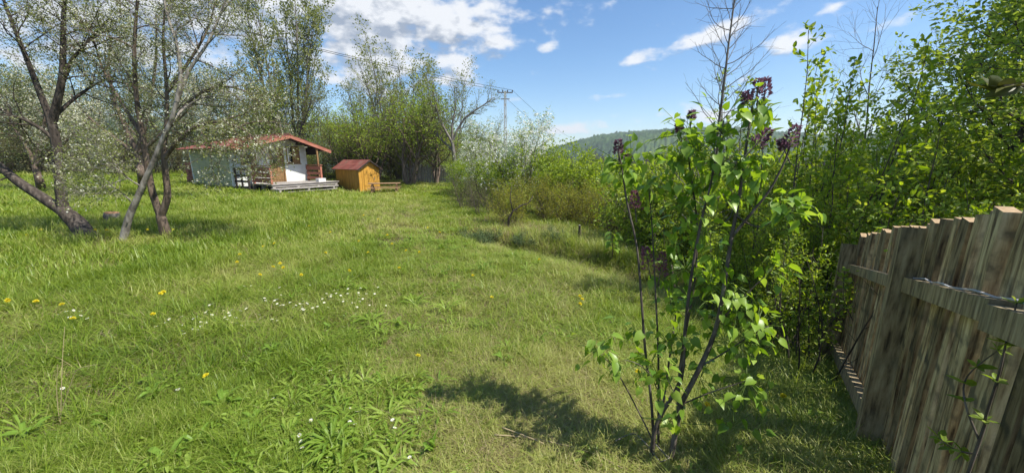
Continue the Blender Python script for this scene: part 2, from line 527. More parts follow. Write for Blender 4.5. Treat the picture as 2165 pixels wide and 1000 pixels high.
def hill_material():
    m, N, L = newmat('hill_forest')
    out = N.new('ShaderNodeOutputMaterial')
    b = N.new('ShaderNodeBsdfDiffuse')
    L.new(b.outputs[0], out.inputs[0])
    t = N.new('ShaderNodeTexCoord')
    n1 = N.new('ShaderNodeTexNoise'); n1.inputs['Scale'].default_value = .012; n1.inputs['Detail'].default_value = 6
    n2 = N.new('ShaderNodeTexNoise'); n2.inputs['Scale'].default_value = .11; n2.inputs['Detail'].default_value = 4
    L.new(t.outputs['Object'], n1.inputs[0]); L.new(t.outputs['Object'], n2.inputs[0])
    ad = N.new('ShaderNodeMath'); ad.operation = 'ADD'
    L.new(n1.outputs[0], ad.inputs[0]); L.new(n2.outputs[0], ad.inputs[1])
    r = ramp(N, [(.38, (.035, .055, .03)), (.5, (.05, .085, .032)), (.62, (.085, .12, .04))])
    hf = N.new('ShaderNodeMath'); hf.operation = 'MULTIPLY'; hf.inputs[1].default_value = .5
    L.new(ad.outputs[0], hf.inputs[0]); L.new(hf.outputs[0], r.inputs[0]); L.new(r.outputs[0], b.inputs[0])
    return m


# ------------------------------------------------------------------ the ground and the hills
def ground_mesh():
    k = 300
    a = np.linspace(-1, 1, k)
    warp = lambda u: 14 * u + 1700 * np.sign(u) * np.abs(u) ** 7 + 60 * u ** 3
    X, Y = np.meshgrid(warp(a), warp(a) + 6)
    Z = ground(X.ravel(), Y.ravel())
    v = np.c_[X.ravel(), Y.ravel(), Z]
    i = (np.arange(k - 1)[:, None] * k + np.arange(k - 1)[None]).ravel()
    return MB().add(v, [np.stack([i, i + 1, i + k + 1, i + k], -1)]).obj('ground', ground_material(), smooth=True)


set_props(ground_mesh(), 'uneven grassy ground falling away towards the fence', kind='structure')


def hill_mesh(name, az0, az1, d0, d1, crest, seed, base=-14):
    """forested ridge, built as terrain: crest(azimuth) gives its height at distance d1"""
    rng = np.random.default_rng(seed)
    na, nr = 420, 56
    A, R = np.meshgrid(np.linspace(az0, az1, na), np.linspace(0, 1, nr))
    D = d0 + (d1 - d0) * 1.25 * R
    X, Y = np.sin(A) * D, np.cos(A) * D
    prof = np.sin(np.clip(R * 1.25, 0, 1.25) * PI / 2) ** 1.2
    h = np.array([crest(x) for x in A[0]])[None] * np.ones_like(R)
    Z = base + (h - base) * prof
    lump = rng.normal(0, 1, A.shape)
    big = np.sin(X * .013 + 2 * np.sin(Y * .011)) * np.sin(Y * .017)
    Z = Z + np.abs(lump) * 2.6 + big * 4
    v = np.c_[X.ravel(), Y.ravel(), Z.ravel()]
    i = (np.arange(nr - 1)[:, None] * na + np.arange(na - 1)[None]).ravel()
    o = MB().add(v, [np.stack([i, i + 1, i + na + 1, i + na], -1)]).obj(name, M_hill, smooth=True)
    return set_props(o, 'far forested green hill on the horizon' if seed == 3 else 'long wooded ridge far behind the cabin and trees', kind='structure')


M_hill = hill_material()


def crest_pts(pts):
    xs, ys = [p[0] for p in pts], [p[1] for p in pts]
    return lambda a: float(np.interp(a, xs, ys))


hill_mesh('hill', -.05, 1.15, 500, 950, crest_pts([(-.05, 0), (.10, 22), (.16, 36), (.22, 52), (.30, 62), (.38, 67), (.5, 64), (.7, 42), (.9, 34), (1.15, 25)]), 3)
hill_mesh('hill', -1.3, .16, 700, 1200, crest_pts([(-1.3, 80), (-.8, 88), (-.45, 92), (-.3, 84), (-.17, 80), (-.06, 60), (.04, 36), (.16, 5)]), 4)


# ------------------------------------------------------------------ plants: branching and leaves
def rvec(rng):
    return Vector((rng.gauss(0, 1), rng.gauss(0, 1), rng.gauss(0, 1)))


def grow(rng, p, d, L, n, wob, trop):
    pts = [Vector(p)]
    d = Vector(d).normalized()
    st = L / n
    for _ in range(n):
        d = (d + rvec(rng) * wob + Vector((0, 0, trop))).normalized()
        pts.append(pts[-1] + d * st)
    return pts


def at_t(pts, t):
    k = min(max(t, 0), .9999) * (len(pts) - 1)
    i = int(k)
    return pts[i].lerp(pts[i + 1], k - i), (pts[i + 1] - pts[i]).normalized()


def lin(a, b, n, pw=1.0):
    return [a + (b - a) * (i / (n - 1)) ** pw for i in range(n)]


class Plant:
    def __init__(self, seed):
        self.rng = random.Random(seed)
        self.nr = np.random.default_rng(seed)
        self.wood = []          # (part index, points, radii, sides)
        self.leaf = []          # (position, direction, kind)
        self.np = 0

    def part(self):
        self.np += 1
        return self.np - 1

    def limb(self, pts, rad, part, sides=7):
        self.wood.append((part, pts, rad, sides))

    def ramify(self, pts, rad, spec, lev, part, own=False):
        """children along pts following spec[lev]; own=True makes every child a part of its own"""
        if lev >= len(spec):
            return
        s, r = spec[lev], self.rng
        n = s['n'] if 'n' in s else max(1, int(s['per_m'] * sum((b - a).length for a, b in zip(pts, pts[1:])) + r.random()))
        az0 = r.random() * 6.28
        for i in range(n):
            t = s.get('t0', .25) + (s.get('t1', .98) - s.get('t0', .25)) * (i + r.random() * .9) / n
            p, tg = at_t(pts, t)
            k = t * (len(rad) - 1)
            pr = rad[int(k)]
            a = s.get('ang', 45) + r.gauss(0, s.get('ang_sd', 10))
            az = az0 + 2.4 * i + r.gauss(0, .35)
            x = tg.cross(Vector((.31, .17, .93))).normalized()
            y = tg.cross(x)
            d = tg * math.cos(math.radians(a)) + (x * math.cos(az) + y * math.sin(az)) * math.sin(math.radians(a))
            if s.get('flat'): d.z *= s['flat']
            L = s['len'] * (1 - s.get('tap', .4) * t) * r.uniform(.65, 1.2)
            q = grow(r, p, d, L, s.get('seg', 5), s.get('wob', .12), s.get('trop', .05))
            r0 = min(pr * .75, s['r']) * (1 - s.get('tap', .4) * t * .6)
            rr = lin(r0, max(r0 * .25, .0012), len(q))
            pp = self.part() if own else part
            self.limb(q, rr, pp, s.get('sides', 4))
            self.leaves_on(q, s)
            self.ramify(q, rr, spec, lev + 1, pp)

    def leaves_on(self, q, s):
        r = self.rng
        for kind, cnt, t0, spread in s.get('leaf', ()):
            m = int(cnt + r.random())
            for _ in range(m):
                p, tg = at_t(q, t0 + (1 - t0) * r.random())
                self.leaf.append((p + rvec(r) * spread, (tg * .7 + rvec(r) * .55), kind))


DIAMOND = (np.array([(0, 0, 0), (.45, .27, .07), (1, 0, -.02), (.45, -.27, .07)]), [np.array([(0, 3, 2), (0, 2, 1)])])
OVAL = (np.array([(0, 0, 0), (.3, .25, .06), (.7, .2, .05), (1, 0, -.06), (.7, -.2, .05), (.3, -.25, .06)]), [np.array([(0, 3, 2, 1), (0, 5, 4, 3)])])
PETAL = (np.array([(-.5, -.5, 0), (.5, -.5, .1), (.5, .5, 0), (-.5, .5, .12)]), [np.array([(0, 1, 2, 3)])])


def place_many(mb, tmpl, pos, dr, size, nr, upness=.8, droop=0):
    """copies of a small leaf shape at pos, pointing along dr"""
    pos, dr = np.asarray(pos, float).reshape(-1, 3), np.asarray(dr, float).reshape(-1, 3).copy()
    n = len(pos)
    if not n: return mb
    dr[:, 2] -= droop
    dr /= np.linalg.norm(dr, axis=1, keepdims=True) + 1e-9
    up = nr.normal(0, 1, (n, 3)) * (1 - upness) + np.array([0, 0, 1]) * upness + nr.normal(0, .25, (n, 3))
    side = np.cross(up, dr)
    side /= np.linalg.norm(side, axis=1, keepdims=True) + 1e-9
    nn = np.cross(dr, side)
    tv, tf = tmpl
    k = len(tv)
    size = np.broadcast_to(np.asarray(size, float), (n,))[:, None, None]
    v = pos[:, None] + size * (tv[None, :, 0:1] * dr[:, None] + tv[None, :, 1:2] * side[:, None] + tv[None, :, 2:3] * nn[:, None])
    base = (np.arange(n) * k)[:, None, None]
    return mb.add(v.reshape(-1, 3), [(base + f[None]).reshape(-1, f.shape[1]) for f in tf])


def plant_parts(pl, bark, kinds, names=('trunk', 'branch')):
    """meshes of a plant: first wood part named names[0], later ones names[1]; leaf kinds -> crown, blossoms ..."""
    out = []
    for k in range(pl.np):
        mb = MB()
        for pk, pts, rad, sides in pl.wood:
            if pk == k: mb.tube(pts, rad, sides, cap=False)
        if mb.v:
            nm = names[0] if k == 0 else names[1]
            out.append((nm, mb.mesh(nm, bark, True)))
    for kind, (pname, mat, tmpl, size, upn, droop) in kinds.items():
        sel = [l for l in pl.leaf if l[2] == kind]
        if not sel: continue
        pos = np.array([tuple(l[0]) for l in sel]); dr = np.array([tuple(l[1]) for l in sel])
        if kind == 'b':
            pos, dr = np.repeat(pos, 4, 0) + pl.nr.normal(0, size * .8, (4 * len(pos), 3)), np.repeat(dr, 4, 0) + pl.nr.normal(0, .6, (4 * len(pos), 3))
        sz = size * pl.nr.uniform(.6, 1.25, len(pos))
        out.append((pname, place_many(MB(), tmpl, pos, dr, sz, pl.nr, upn, droop).mesh(pname, mat)))
    return out


def plant_thing(name, label, cat, parts, loc, rz=0, group=None, scale=1.0):
    t = thing(name, label, cat, loc, rz, group)
    t.scale = (scale,) * 3 if isinstance(scale, (int, float)) else scale
    for nm, me in parts:
        link(nm, me, t)
    return t


def tree_parts(seed, H, r0, spec, bark, kinds, wob=.06, lean=(0, 0), stems=1, spread=.25, base_r=.1, stem_h=(.75, 1.1), trop=.05, own=True, sides=8, names=('trunk', 'branch')):
    pl = Plant(seed)
    rng = pl.rng
    first = pl.part()
    for k in range(stems):
        a = k * 2.4 + rng.random()
        tilt = spread * (0 if stems == 1 else rng.uniform(.35, 1.1))
        d = Vector((math.cos(a) * tilt + lean[0], math.sin(a) * tilt + lean[1], 1))
        h = H * (1 if stems == 1 else rng.uniform(*stem_h))
        p0 = Vector((math.cos(a), math.sin(a), 0)) * (0 if stems == 1 else base_r * rng.uniform(.3, 1)) + Vector((0, 0, -.12))
        pts = grow(rng, p0, d, h, 9, wob, trop)
        rr = lin(r0 * (1 if stems == 1 else rng.uniform(.6, 1.1)), r0 * .12, len(pts), .8)
        rr[0] *= 1.25
        pp = first if (k == 0 or not own or stems > 12) else pl.part()
        pl.limb(pts, rr, pp, sides)
        pl.ramify(pts, rr, spec, 0, pp, own=own and stems == 1)
    return plant_parts(pl, bark, kinds, names)


# ------------------------------------------------------------------ the wood behind the lawn (far to near)
K_FAR = lambda mat, size: {'l': ('crown', mat, DIAMOND, size, .5, .1)}


def wood_spec(prim, plen, sec, slen, leaves, spread=.12, ang=45, trop=.06, t0=.25, twig=2, tlen=.5, pr=.05):
    return [dict(n=prim, len=plen, ang=ang, t0=t0, r=pr, tap=.55, trop=trop, sides=4, leaf=[('l', leaves * .6, .5, spread)]),
            dict(n=sec, len=slen, ang=42, t0=.2, r=pr * .45, tap=.4, seg=4, sides=3, trop=trop, leaf=[('l', leaves, .2, spread)]),
            dict(n=twig, len=tlen, ang=40, t0=.3, r=pr * .2, seg=3, sides=3, trop=trop, leaf=[('l', leaves, .1, spread)])]


V = {}
V['olive_a'] = tree_parts(11, 5.5, .11, wood_spec(14, 2.3, 6, 1.1, 5), M['twig'], K_FAR(M['leaf_olive'], .12), own=False, wob=.09)
V['olive_b'] = tree_parts(12, 6.5, .12, wood_spec(15, 2.5, 6, 1.2, 5, ang=38), M['twig'], K_FAR(M['leaf_olive'], .12), own=False, wob=.1, stems=2, spread=.2)
V['green_a'] = tree_parts(13, 5.5, .10, wood_spec(14, 2.2, 6, 1.1, 6), M['twig'], K_FAR(M['leaf_bush'], .11), own=False, wob=.1, stems=2, spread=.2)
V['green_b'] = tree_parts(14, 6.0, .11, wood_spec(15, 2.2, 6, 1.0, 6, ang=40), M['twig'], K_FAR(M['leaf_hornbeam'], .11), own=False, wob=.08)
V['sparse_a'] = tree_parts(15, 8.5, .12, wood_spec(18, 2.4, 6, 1.1, 1.6, ang=30, trop=.12), M['bark_grey'], K_FAR(M['leaf_poplar'], .11), own=False, wob=.07, stems=3, spread=.22)
V['sparse_b'] = tree_parts(16, 8.0, .11, wood_spec(18, 2.2, 6, 1.0, 1.3, ang=34, trop=.1), M['bark_grey'], K_FAR(M['leaf_poplar'], .10), own=False, wob=.08, stems=2, spread=.2)
V['thicket_a'] = tree_parts(17, 2.6, .03, wood_spec(9, 1.0, 6, .6, 3, ang=50, trop=.02, t0=.08, tlen=.35, pr=.014), M['twig'], K_FAR(M['leaf_thicket'], .09), own=False, wob=.16, stems=9, spread=.55, base_r=.7)
V['thicket_b'] = tree_parts(18, 3.0, .03, wood_spec(9, 1.0, 6, .6, 4, ang=50, trop=.02, t0=.08, tlen=.35, pr=.014), M['twig'], K_FAR(M['leaf_olive'], .09), own=False, wob=.15, stems=9, spread=.5, base_r=.7)


def beside(x, y, names):
    """name of the landmark that stands in the same direction, for telling alike trees apart"""
    u = x / y
    for lim, nm in names:
        if u < lim: return nm
    return names[-1][1]


def place(var, name, label, cat, x, y, rz=0, s=1.0, group=None, dz=0):
    return plant_thing(name, label, cat, V[var], (x, y, gz(x, y) + dz), rz, group, s)


R0 = random.Random(5)
LB_THICK = 'leafless brown bush of the dark hedge line'
LB_OLIVE = 'dull olive tree of the wood'
LB_GREEN = 'fresh green tree of the wood belt'
# dark hedge line along the back of the lawn, left of the cabin
for k in range(26):
    f = k / 25
    x, y = -44 + 24.5 * f + R0.uniform(-.8, .8), 21 + 9.5 * f + R0.uniform(-.7, .7)
    place(R0.choice(['thicket_a', 'thicket_a', 'thicket_b']), 'thicket_bush', LB_THICK + ' ' + beside(x, y, [(-1.5, 'beyond the left edge'), (-1.2, 'left of the dark forked plum trunk'), (-1.1, 'behind the dark forked plum trunk'), (-.99, 'between the forked plum and the sawn stump'), (-.9, 'behind the pale plum trunk'), (9, 'between the brown plum trunk and the cabin')]), 'bush', x, y, R0.random() * 6, R0.uniform(.85, 1.2), 'bushes of the dark hedge line')
for k in range(30):
    f = k / 29
    x, y = -49 + 27 * f + R0.uniform(-1.5, 1.5), 26 + 9 * f + R0.uniform(-1.5, 3.5)
    place(R0.choice(['olive_a', 'olive_b', 'olive_b', 'green_b']), 'young_tree', LB_OLIVE + ' ' + beside(x, y, [(-1.5, 'beyond the left edge'), (-1.2, 'left of the dark forked plum trunk'), (-1.1, 'behind the dark forked plum trunk'), (-.99, 'between the forked plum and the sawn stump'), (-.9, 'behind the pale plum trunk'), (9, 'between the brown plum trunk and the cabin')]), 'tree', x, y, R0.random() * 6, R0.uniform(.9, 1.35), 'trees of the wood behind the plums')
# belt behind cabin and shed
for k in range(22):
    f = k / 21
    x, y = -21 + 19.5 * f + R0.uniform(-.8, .8), 30.5 + 2.5 * math.sin(f * 3) + R0.uniform(-1.2, 1.6)
    place(R0.choice(['olive_a', 'green_a', 'sparse_b', 'olive_b', 'sparse_a'] if f > .45 else ['olive_a', 'green_a', 'green_b', 'olive_b', 'green_a']), 'belt_tree', LB_GREEN + ' ' + beside(x, y, [(-.6, 'behind the left half of the cabin roof'), (-.51, 'behind the cabin gable'), (-.44, 'in the gap between cabin and shed'), (-.35, 'behind the yellow shed'), (-.22, 'behind the picnic table and apple trees'), (9, 'behind the picket fence')]), 'tree', x, y, R0.random() * 6, R0.uniform(.8, 1.12) * (.8 if f > .45 else 1), 'trees of the belt behind the cabin')
for k in range(14):
    f = k / 13
    x, y = -19 + 15 * f + R0.uniform(-.6, .6), 27.5 + R0.uniform(-.8, .8)
    place(R0.choice(['thicket_b', 'thicket_a', 'thicket_b']), 'thicket_bush', 'twiggy olive bush at the foot of the trees behind the cabin and shed', 'bush', x, y, R0.random() * 6, R0.uniform(.8, 1.1), 'bushes at the foot of the belt')

# the tall fan shaped poplar behind the cabin
pop = [dict(n=12, len=4.6, ang=26, ang_sd=6, t0=.12, t1=.97, r=.045, tap=.62, trop=.07, seg=7, wob=.05, sides=5, leaf=[('l', 8, .5, .08)]),
       dict(n=8, len=1.5, ang=30, t0=.25, r=.018, tap=.5, seg=5, sides=3, trop=.1, leaf=[('l', 8, .3, .08)]),
       dict(n=3, len=.7, ang=30, t0=.4, r=.007, seg=3, sides=3, trop=.1, leaf=[('l', 5, .3, .09)])]
V['poplar'] = tree_parts(21, 11.6, .17, pop, M['bark_grey'], K_FAR(M['leaf_poplar'], .16), wob=.03, stems=6, spread=.30, base_r=.35, stem_h=(.72, 1.0))
place('poplar', 'poplar_tree', 'tall fan shaped poplar with sparse young leaves rising behind the cabin', 'tree', -18.5, 32.0, .4, (1.08, 1.08, 1.33))
# group of tall sparse trees right of it
tall = [dict(n=16, len=3.2, ang=27, ang_sd=6, t0=.15, r=.05, tap=.55, trop=.08, seg=6, wob=.07, sides=4, leaf=[('l', 3, .55, .1)]),
        dict(n=7, len=1.3, ang=32, t0=.25, r=.016, tap=.5, seg=4, sides=3, trop=.08, leaf=[('l', 3.0, .35, .1)]),
        dict(n=3, len=.6, ang=32, t0=.35, r=.006, seg=3, sides=3, leaf=[('l', 2.6, .3, .1)])]
V['tall_a'] = tree_parts(22, 8.8, .13, tall, M['bark_grey'], K_FAR(M['leaf_poplar'], .16), wob=.05, stems=4, spread=.34, base_r=.3)
V['tall_b'] = tree_parts(23, 7.9, .12, tall, M['bark_grey'], K_FAR(M['leaf_poplar'], .15), wob=.06, stems=2, spread=.2, base_r=.2)
place('tall_a', 'ash_tree', 'tallest of the thin half bare trees above the yellow shed', 'tree', -8.2, 27.4, 1.0, .93)
place('tall_b', 'ash_tree', 'thin half bare tree standing right beside the tallest one above the picnic table', 'tree', -6.6, 27.0, 2.2, .92)
place('tall_b', 'ash_tree', 'thin half bare tree on the shed side of the tallest one', 'tree', -10.2, 28.2, 4.0, .86)
place('tall_a', 'ash_tree', 'half bare tree with reddish grey twigs farthest to the cabin side of the tall group', 'tree', -11.3, 29.2, 5.1, .72)
place('tall_a', 'ash_tree', 'thin grey tree with a spreading top near the grey picket fence', 'tree', -5.0, 28.5, 2.9, .80)
# fresh green trees in front of them
fg = [dict(n=12, len=2.4, ang=42, t0=.28, r=.05, tap=.5, trop=.05, seg=6, wob=.1, sides=5, leaf=[('l', 3, .4, .08)]),
      dict(n=7, len=1.1, ang=40, t0=.25, r=.016, tap=.4, seg=4, sides=3, leaf=[('l', 3.2, .2, .09)]),
      dict(n=4, len=.5, ang=42, t0=.25, r=.006, seg=3, sides=3, leaf=[('l', 3.6, .1, .09)])]
V['apple_a'] = tree_parts(31, 3.9, .12, fg, M['bark_brown'], K_FAR(M['leaf_bright'], .10), wob=.09, stems=4, spread=.5, base_r=.18)
V['apple_b'] = tree_parts(32, 3.4, .11, fg, M['bark_brown'], K_FAR(M['leaf_bush'], .10), wob=.1, stems=3, spread=.45, base_r=.15)
place('apple_a', 'apple_tree', 'bushy fresh green tree with several trunks right of the picnic table', 'tree', -6.35, 23.0, .3, 1.22)
place('apple_b', 'apple_tree', 'green tree with two thin trunks in front of the grey picket fence', 'tree', -4.9, 24.0, 2.0, 1.12)
place('apple_b', 'apple_tree', 'low green tree directly behind the yellow shed roof', 'tree', -9.2, 25.2, 4.1, 1.15)
place('apple_a', 'apple_tree', 'olive green tree filling the gap between cabin eave and shed', 'tree', -11.6, 26.2, 5.2, .9)
# the leaning, nearly bare tree at the end of the belt
pl = Plant(41)
tr = [(-3.25, 21.8), (-3.3, 21.9), (-3.35, 21.95)]
b0 = Vector((0, 0, -.1))
p_tr = [b0, Vector((0, 0, .9)), Vector((-.04, 0, 1.7)), Vector((-.12, 0, 2.3))]
pl.part()
pl.limb(p_tr, [.12, .10, .09, .085], 0, 8)
sp = [dict(n=12, len=1.1, ang=42, t0=.2, r=.022, tap=.4, seg=5, wob=.14, trop=.12, sides=4, leaf=[('l', 2, .4, .07)]),
      dict(n=6, len=.6, ang=40, t0=.2, r=.009, seg=4, sides=3, trop=.12, leaf=[('l', 2.2, .3, .07)]),
      dict(n=3, len=.3, ang=40, t0=.3, r=.004, seg=3, sides=3, trop=.1, leaf=[('l', 1.6, .2, .06)])]
for pts in ([(-.12, 0, 2.3), (.15, .05, 2.9), (.55, .1, 3.5), (1.05, .15, 3.85), (1.6, .2, 4.2), (2.0, .25, 4.5)],
            [(-.12, 0, 2.3), (-.45, 0, 2.9), (-.8, .1, 3.6), (-.95, .1, 4.4), (-1.0, .1, 5.2)],
            [(-.1, 0, 2.2), (-.12, .1, 3.1), (.1, .1, 4.0), (.05, .1, 4.9)],
            [(-.1, 0, 1.9), (-.55, .1, 2.3), (-1.1, .2, 2.9), (-1.5, .2, 3.6)]):
    q = [Vector(p) for p in pts]
    rr = lin(.07, .015, len(q))
    k = pl.part()
    pl.limb(q, rr, k, 6)
    pl.ramify(q, rr, sp, 0, k)
V['leaner'] = plant_parts(pl, M['bark_grey'], K_FAR(M['leaf_poplar'], .075))
place('leaner', 'bare_tree', 'nearly bare grey tree with one long limb bent out to the pole side', 'tree', -3.3, 21.8, 0, 1.12)

# trees and bushes beyond the bank, middle of the view
V['blossom_tree'] = tree_parts(51, 3.4, .06, [dict(n=14, len=1.3, ang=40, t0=.15, r=.025, tap=.45, trop=.07, seg=5, wob=.1, sides=4, leaf=[('l', 4, .3, .06), ('b', 1.2, .4, .03)]),
                               dict(n=6, len=.7, ang=38, t0=.2, r=.009, seg=4, sides=3, trop=.08, leaf=[('l', 4, .2, .05), ('b', 1.0, .3, .03)]),
                               dict(n=3, len=.35, ang=38, t0=.3, r=.004, seg=3, sides=3, leaf=[('l', 4, .1, .05), ('b', .7, .2, .03)])],
                               M['twig'], {'l': ('crown', M['leaf_bright'], DIAMOND, .06, .5, .1), 'b': ('blossoms', M['blossom'], PETAL, .042, .5, 0)}, stems=4, spread=.45, base_r=.2)
place('blossom_tree', 'cherry_tree', 'young white blossoming tree in front of the far power pole', 'tree', .35, 14.0, .5, (1.0, 1.0, .98))
place('blossom_tree', 'cherry_tree', 'smaller white blossoming tree by the end of the grey picket fence', 'tree', -1.3, 17.5, 2.4, .85)
bush = lambda n, L: [dict(n=n, len=L, ang=45, t0=.1, r=.012, tap=.4, trop=.05, seg=5, wob=.14, sides=4, leaf=[('l', 5, .2, .05)]),
                     dict(n=6, len=L * .5, ang=42, t0=.15, r=.005, seg=4, sides=3, leaf=[('l', 6, .1, .05)]),
                     dict(n=3, len=L * .28, ang=42, t0=.2, r=.003, seg=3, sides=3, leaf=[('l', 5, .1, .05)])]
V['bush_bright'] = tree_parts(52, 2.3, .025, bush(10, .9), M['twig'], K_FAR(M['leaf_bright'], .08), stems=7, spread=.6, base_r=.4, wob=.12, own=False)
V['bush_green'] = tree_parts(53, 2.2, .025, bush(10, .9), M['twig'], K_FAR(M['leaf_bush'], .07), stems=7, spread=.55, base_r=.4, wob=.12, own=False)
V['bush_yellow'] = tree_parts(54, 1.35, .018, bush(9, .6), M['twig'], K_FAR(M['leaf_yellow'], .035), stems=7, spread=.75, base_r=.25, wob=.15, own=False)
V['bush_blue'] = tree_parts(55, .5, .01, bush(5, .28), M['twig'], K_FAR(M['leaf_blue'], .035), stems=9, spread=1.0, base_r=.2, wob=.15, own=False)
V['bush_twig'] = tree_parts(56, 1.5, .015, [dict(n=9, len=.6, ang=40, t0=.1, r=.008, seg=5, wob=.15, sides=3, leaf=[('l', 2, .2, .04)]),
                            dict(n=6, len=.35, ang=42, t0=.15, r=.004, seg=4, sides=3, leaf=[('l', 2.5, .1, .04)])], M['twig'], K_FAR(M['leaf_thicket'], .045), stems=9, spread=.6, base_r=.3, wob=.12, own=False)
MID = [('bush_bright', 2.3, 12.6, 1.15, 'bright green leafy bush next to the blossoming tree beyond the bank'),
       ('bush_bright', 1.2, 13.2, 1.0, 'bright green bush standing at the foot of the blossoming tree'),
       ('bush_green', 3.4, 12.4, 1.05, 'green bush behind the lilac, below the brown far wood'),
       ('bush_bright', 4.6, 13.5, 1.0, 'bright green bush behind the lilac shrub, under the hill crest'),
       ('bush_green', 5.6, 12.5, 1.15, 'green bush far behind the lilac, seen between its stems'),
       ('bush_green', -.6, 15.4, 1.0, 'green bush between the two white blossoming trees'),
       ('bush_green', -2.2, 19.5, .9, 'green bush at the end of the lawn by the leaning bare tree'),
       ('bush_twig', -1.6, 13.0, .85, 'brown twiggy bush on the rim of the lawn below the white blossom'),
       ('bush_twig', -.9, 11.4, .75, 'brown twiggy bush with few leaves on the bank beside the yellow bush'),
       ('bush_yellow', -.05, 9.6, .85, 'yellow leaved bush with a bent dark stem on the bank'),
       ('bush_yellow', 1.15, 10.6, .95, 'yellow green bush on the bank between the bent bush and the small stake'),
       ('bush_yellow', 2.2, 10.4, .95, 'yellow green bush on the bank behind the small stake'),
       ('bush_twig', 1.7, 11.2, .9, 'brown twiggy bush among the yellow bushes'),
       ('bush_twig', 2.9, 9.8, 1.0, 'brown twiggy bush close to the lilac on the far side of the bank'),
       ('bush_green', 3.3, 11.2, .8, 'low green bush behind the yellow bushes of the bank'),
       ('bush_blue', -.72, 7.9, .85, 'low dark bluish bush on the rim of the lawn'),
       ('bush_blue', .30, 7.4, .55, 'low bluish tuft below the yellow bush on the bank'),
       ('bush_blue', .95, 7.3, .62, 'low bluish tuft on the bank close to the small stake')]
for v, x, y, s, lb in MID:
    place(v, 'bush', lb, 'bush', x, y, R0.random() * 6, s)
# bent dark stem of the yellow bush
t = thing('bent_stem', 'bent dark bare stem leaning out of the yellow bush on the bank', 'stem', (-.1, 9.0, gz(-.1, 9.0)))
MB().tube([(0, 0, -.05), (.02, 0, .25), (.12, 0, .42), (.3, .02, .55), (.5, .03, .62), (.62, .03, .8)], [.028, .026, .024, .02, .015, .008], 6).obj('trunk', M['bark_dark'], t, True)
MB().tube([(.12, 0, .42), (.05, .02, .75), (.1, .02, 1.05)], [.018, .013, .006], 5).obj('branch', M['bark_dark'], t, True)

# thicket filling the slope down to the right of the bank, behind lilac and fence
LB_SLOPE = 'green leafy bush of the thicket on the slope behind the lilac'
for x, y, s in [(3.6, 8.2, 1.1), (4.6, 9.4, 1.2), (4.4, 7.4, 1.15), (5.6, 8.4, 1.3), (6.6, 9.6, 1.4), (6.4, 7.2, 1.45), (7.6, 8.6, 1.5), (5.4, 10.8, 1.2), (7.4, 11.5, 1.4), (9, 10, 1.6), (8.6, 7.4, 1.6), (3.3, 7.0, .95)]:
    place(R0.choice(['bush_green', 'bush_green', 'bush_bright']), 'slope_bush', LB_SLOPE, 'bush', x, y, R0.random() * 6, s, 'bushes of the thicket behind the lilac')

# tall shoots and shrubs right behind the fence
shoot = [dict(n=20, len=.55, ang=50, t0=.12, t1=1, r=.006, tap=.55, seg=4, wob=.1, trop=.1, sides=3, leaf=[('l', 12, .05, .03)]),
         dict(n=3, len=.22, ang=42, t0=.2, r=.003, seg=3, sides=3, leaf=[('l', 7, 0, .025)])]
KS = lambda m, s: {'l': ('crown', m, OVAL, s, .55, .05)}
V['shoot_a'] = tree_parts(61, 3.3, .02, shoot, M['twig'], KS(M['leaf_bush'], .062), stems=7, spread=.24, base_r=.35, wob=.05, stem_h=(.6, 1.05))
V['shoot_b'] = tree_parts(62, 3.0, .02, shoot, M['twig'], KS(M['leaf_bright'], .06), stems=8, spread=.32, base_r=.4, wob=.06, stem_h=(.5, 1.0))
V['shoot_c'] = tree_parts(63, 3.2, .02, shoot, M['twig'], KS(M['leaf_bush'], .057), stems=9, spread=.42, base_r=.4, wob=.07, stem_h=(.5, 1.0))
V['shoot_d'] = tree_parts(68, 3.2, .017, [dict(n=22, len=.34, ang=48, t0=.15, t1=1, r=.005, tap=.6, seg=4, wob=.1, trop=.1, sides=3, leaf=[('l', 11, .1, .025)])], M['twig'], KS(M['leaf_bush'], .066), stems=6, spread=.13, base_r=.3, wob=.035, stem_h=(.7, 1.05))
horn = [dict(n=34, len=1.9, ang=55, t0=.08, t1=1, r=.02, tap=.6, seg=6, wob=.09, trop=.03, sides=4, leaf=[('l', 13, .2, .04)]),
        dict(n=11, len=.75, ang=45, t0=.15, r=.007, tap=.4, seg=4, sides=3, flat=.6, leaf=[('l', 9, .1, .035)]),
        dict(n=3, len=.32, ang=45, t0=.2, r=.003, seg=3, sides=3, flat=.6, leaf=[('l', 7, 0, .03)])]
V['horn_a'] = tree_parts(64, 6.4, .07, horn, M['bark_dark'], KS(M['leaf_hornbeam'], .075), wob=.05)
V['horn_b'] = tree_parts(65, 5.6, .06, horn, M['bark_dark'], KS(M['leaf_hornbeam'], .072), wob=.06, stems=2, spread=.2, base_r=.3)
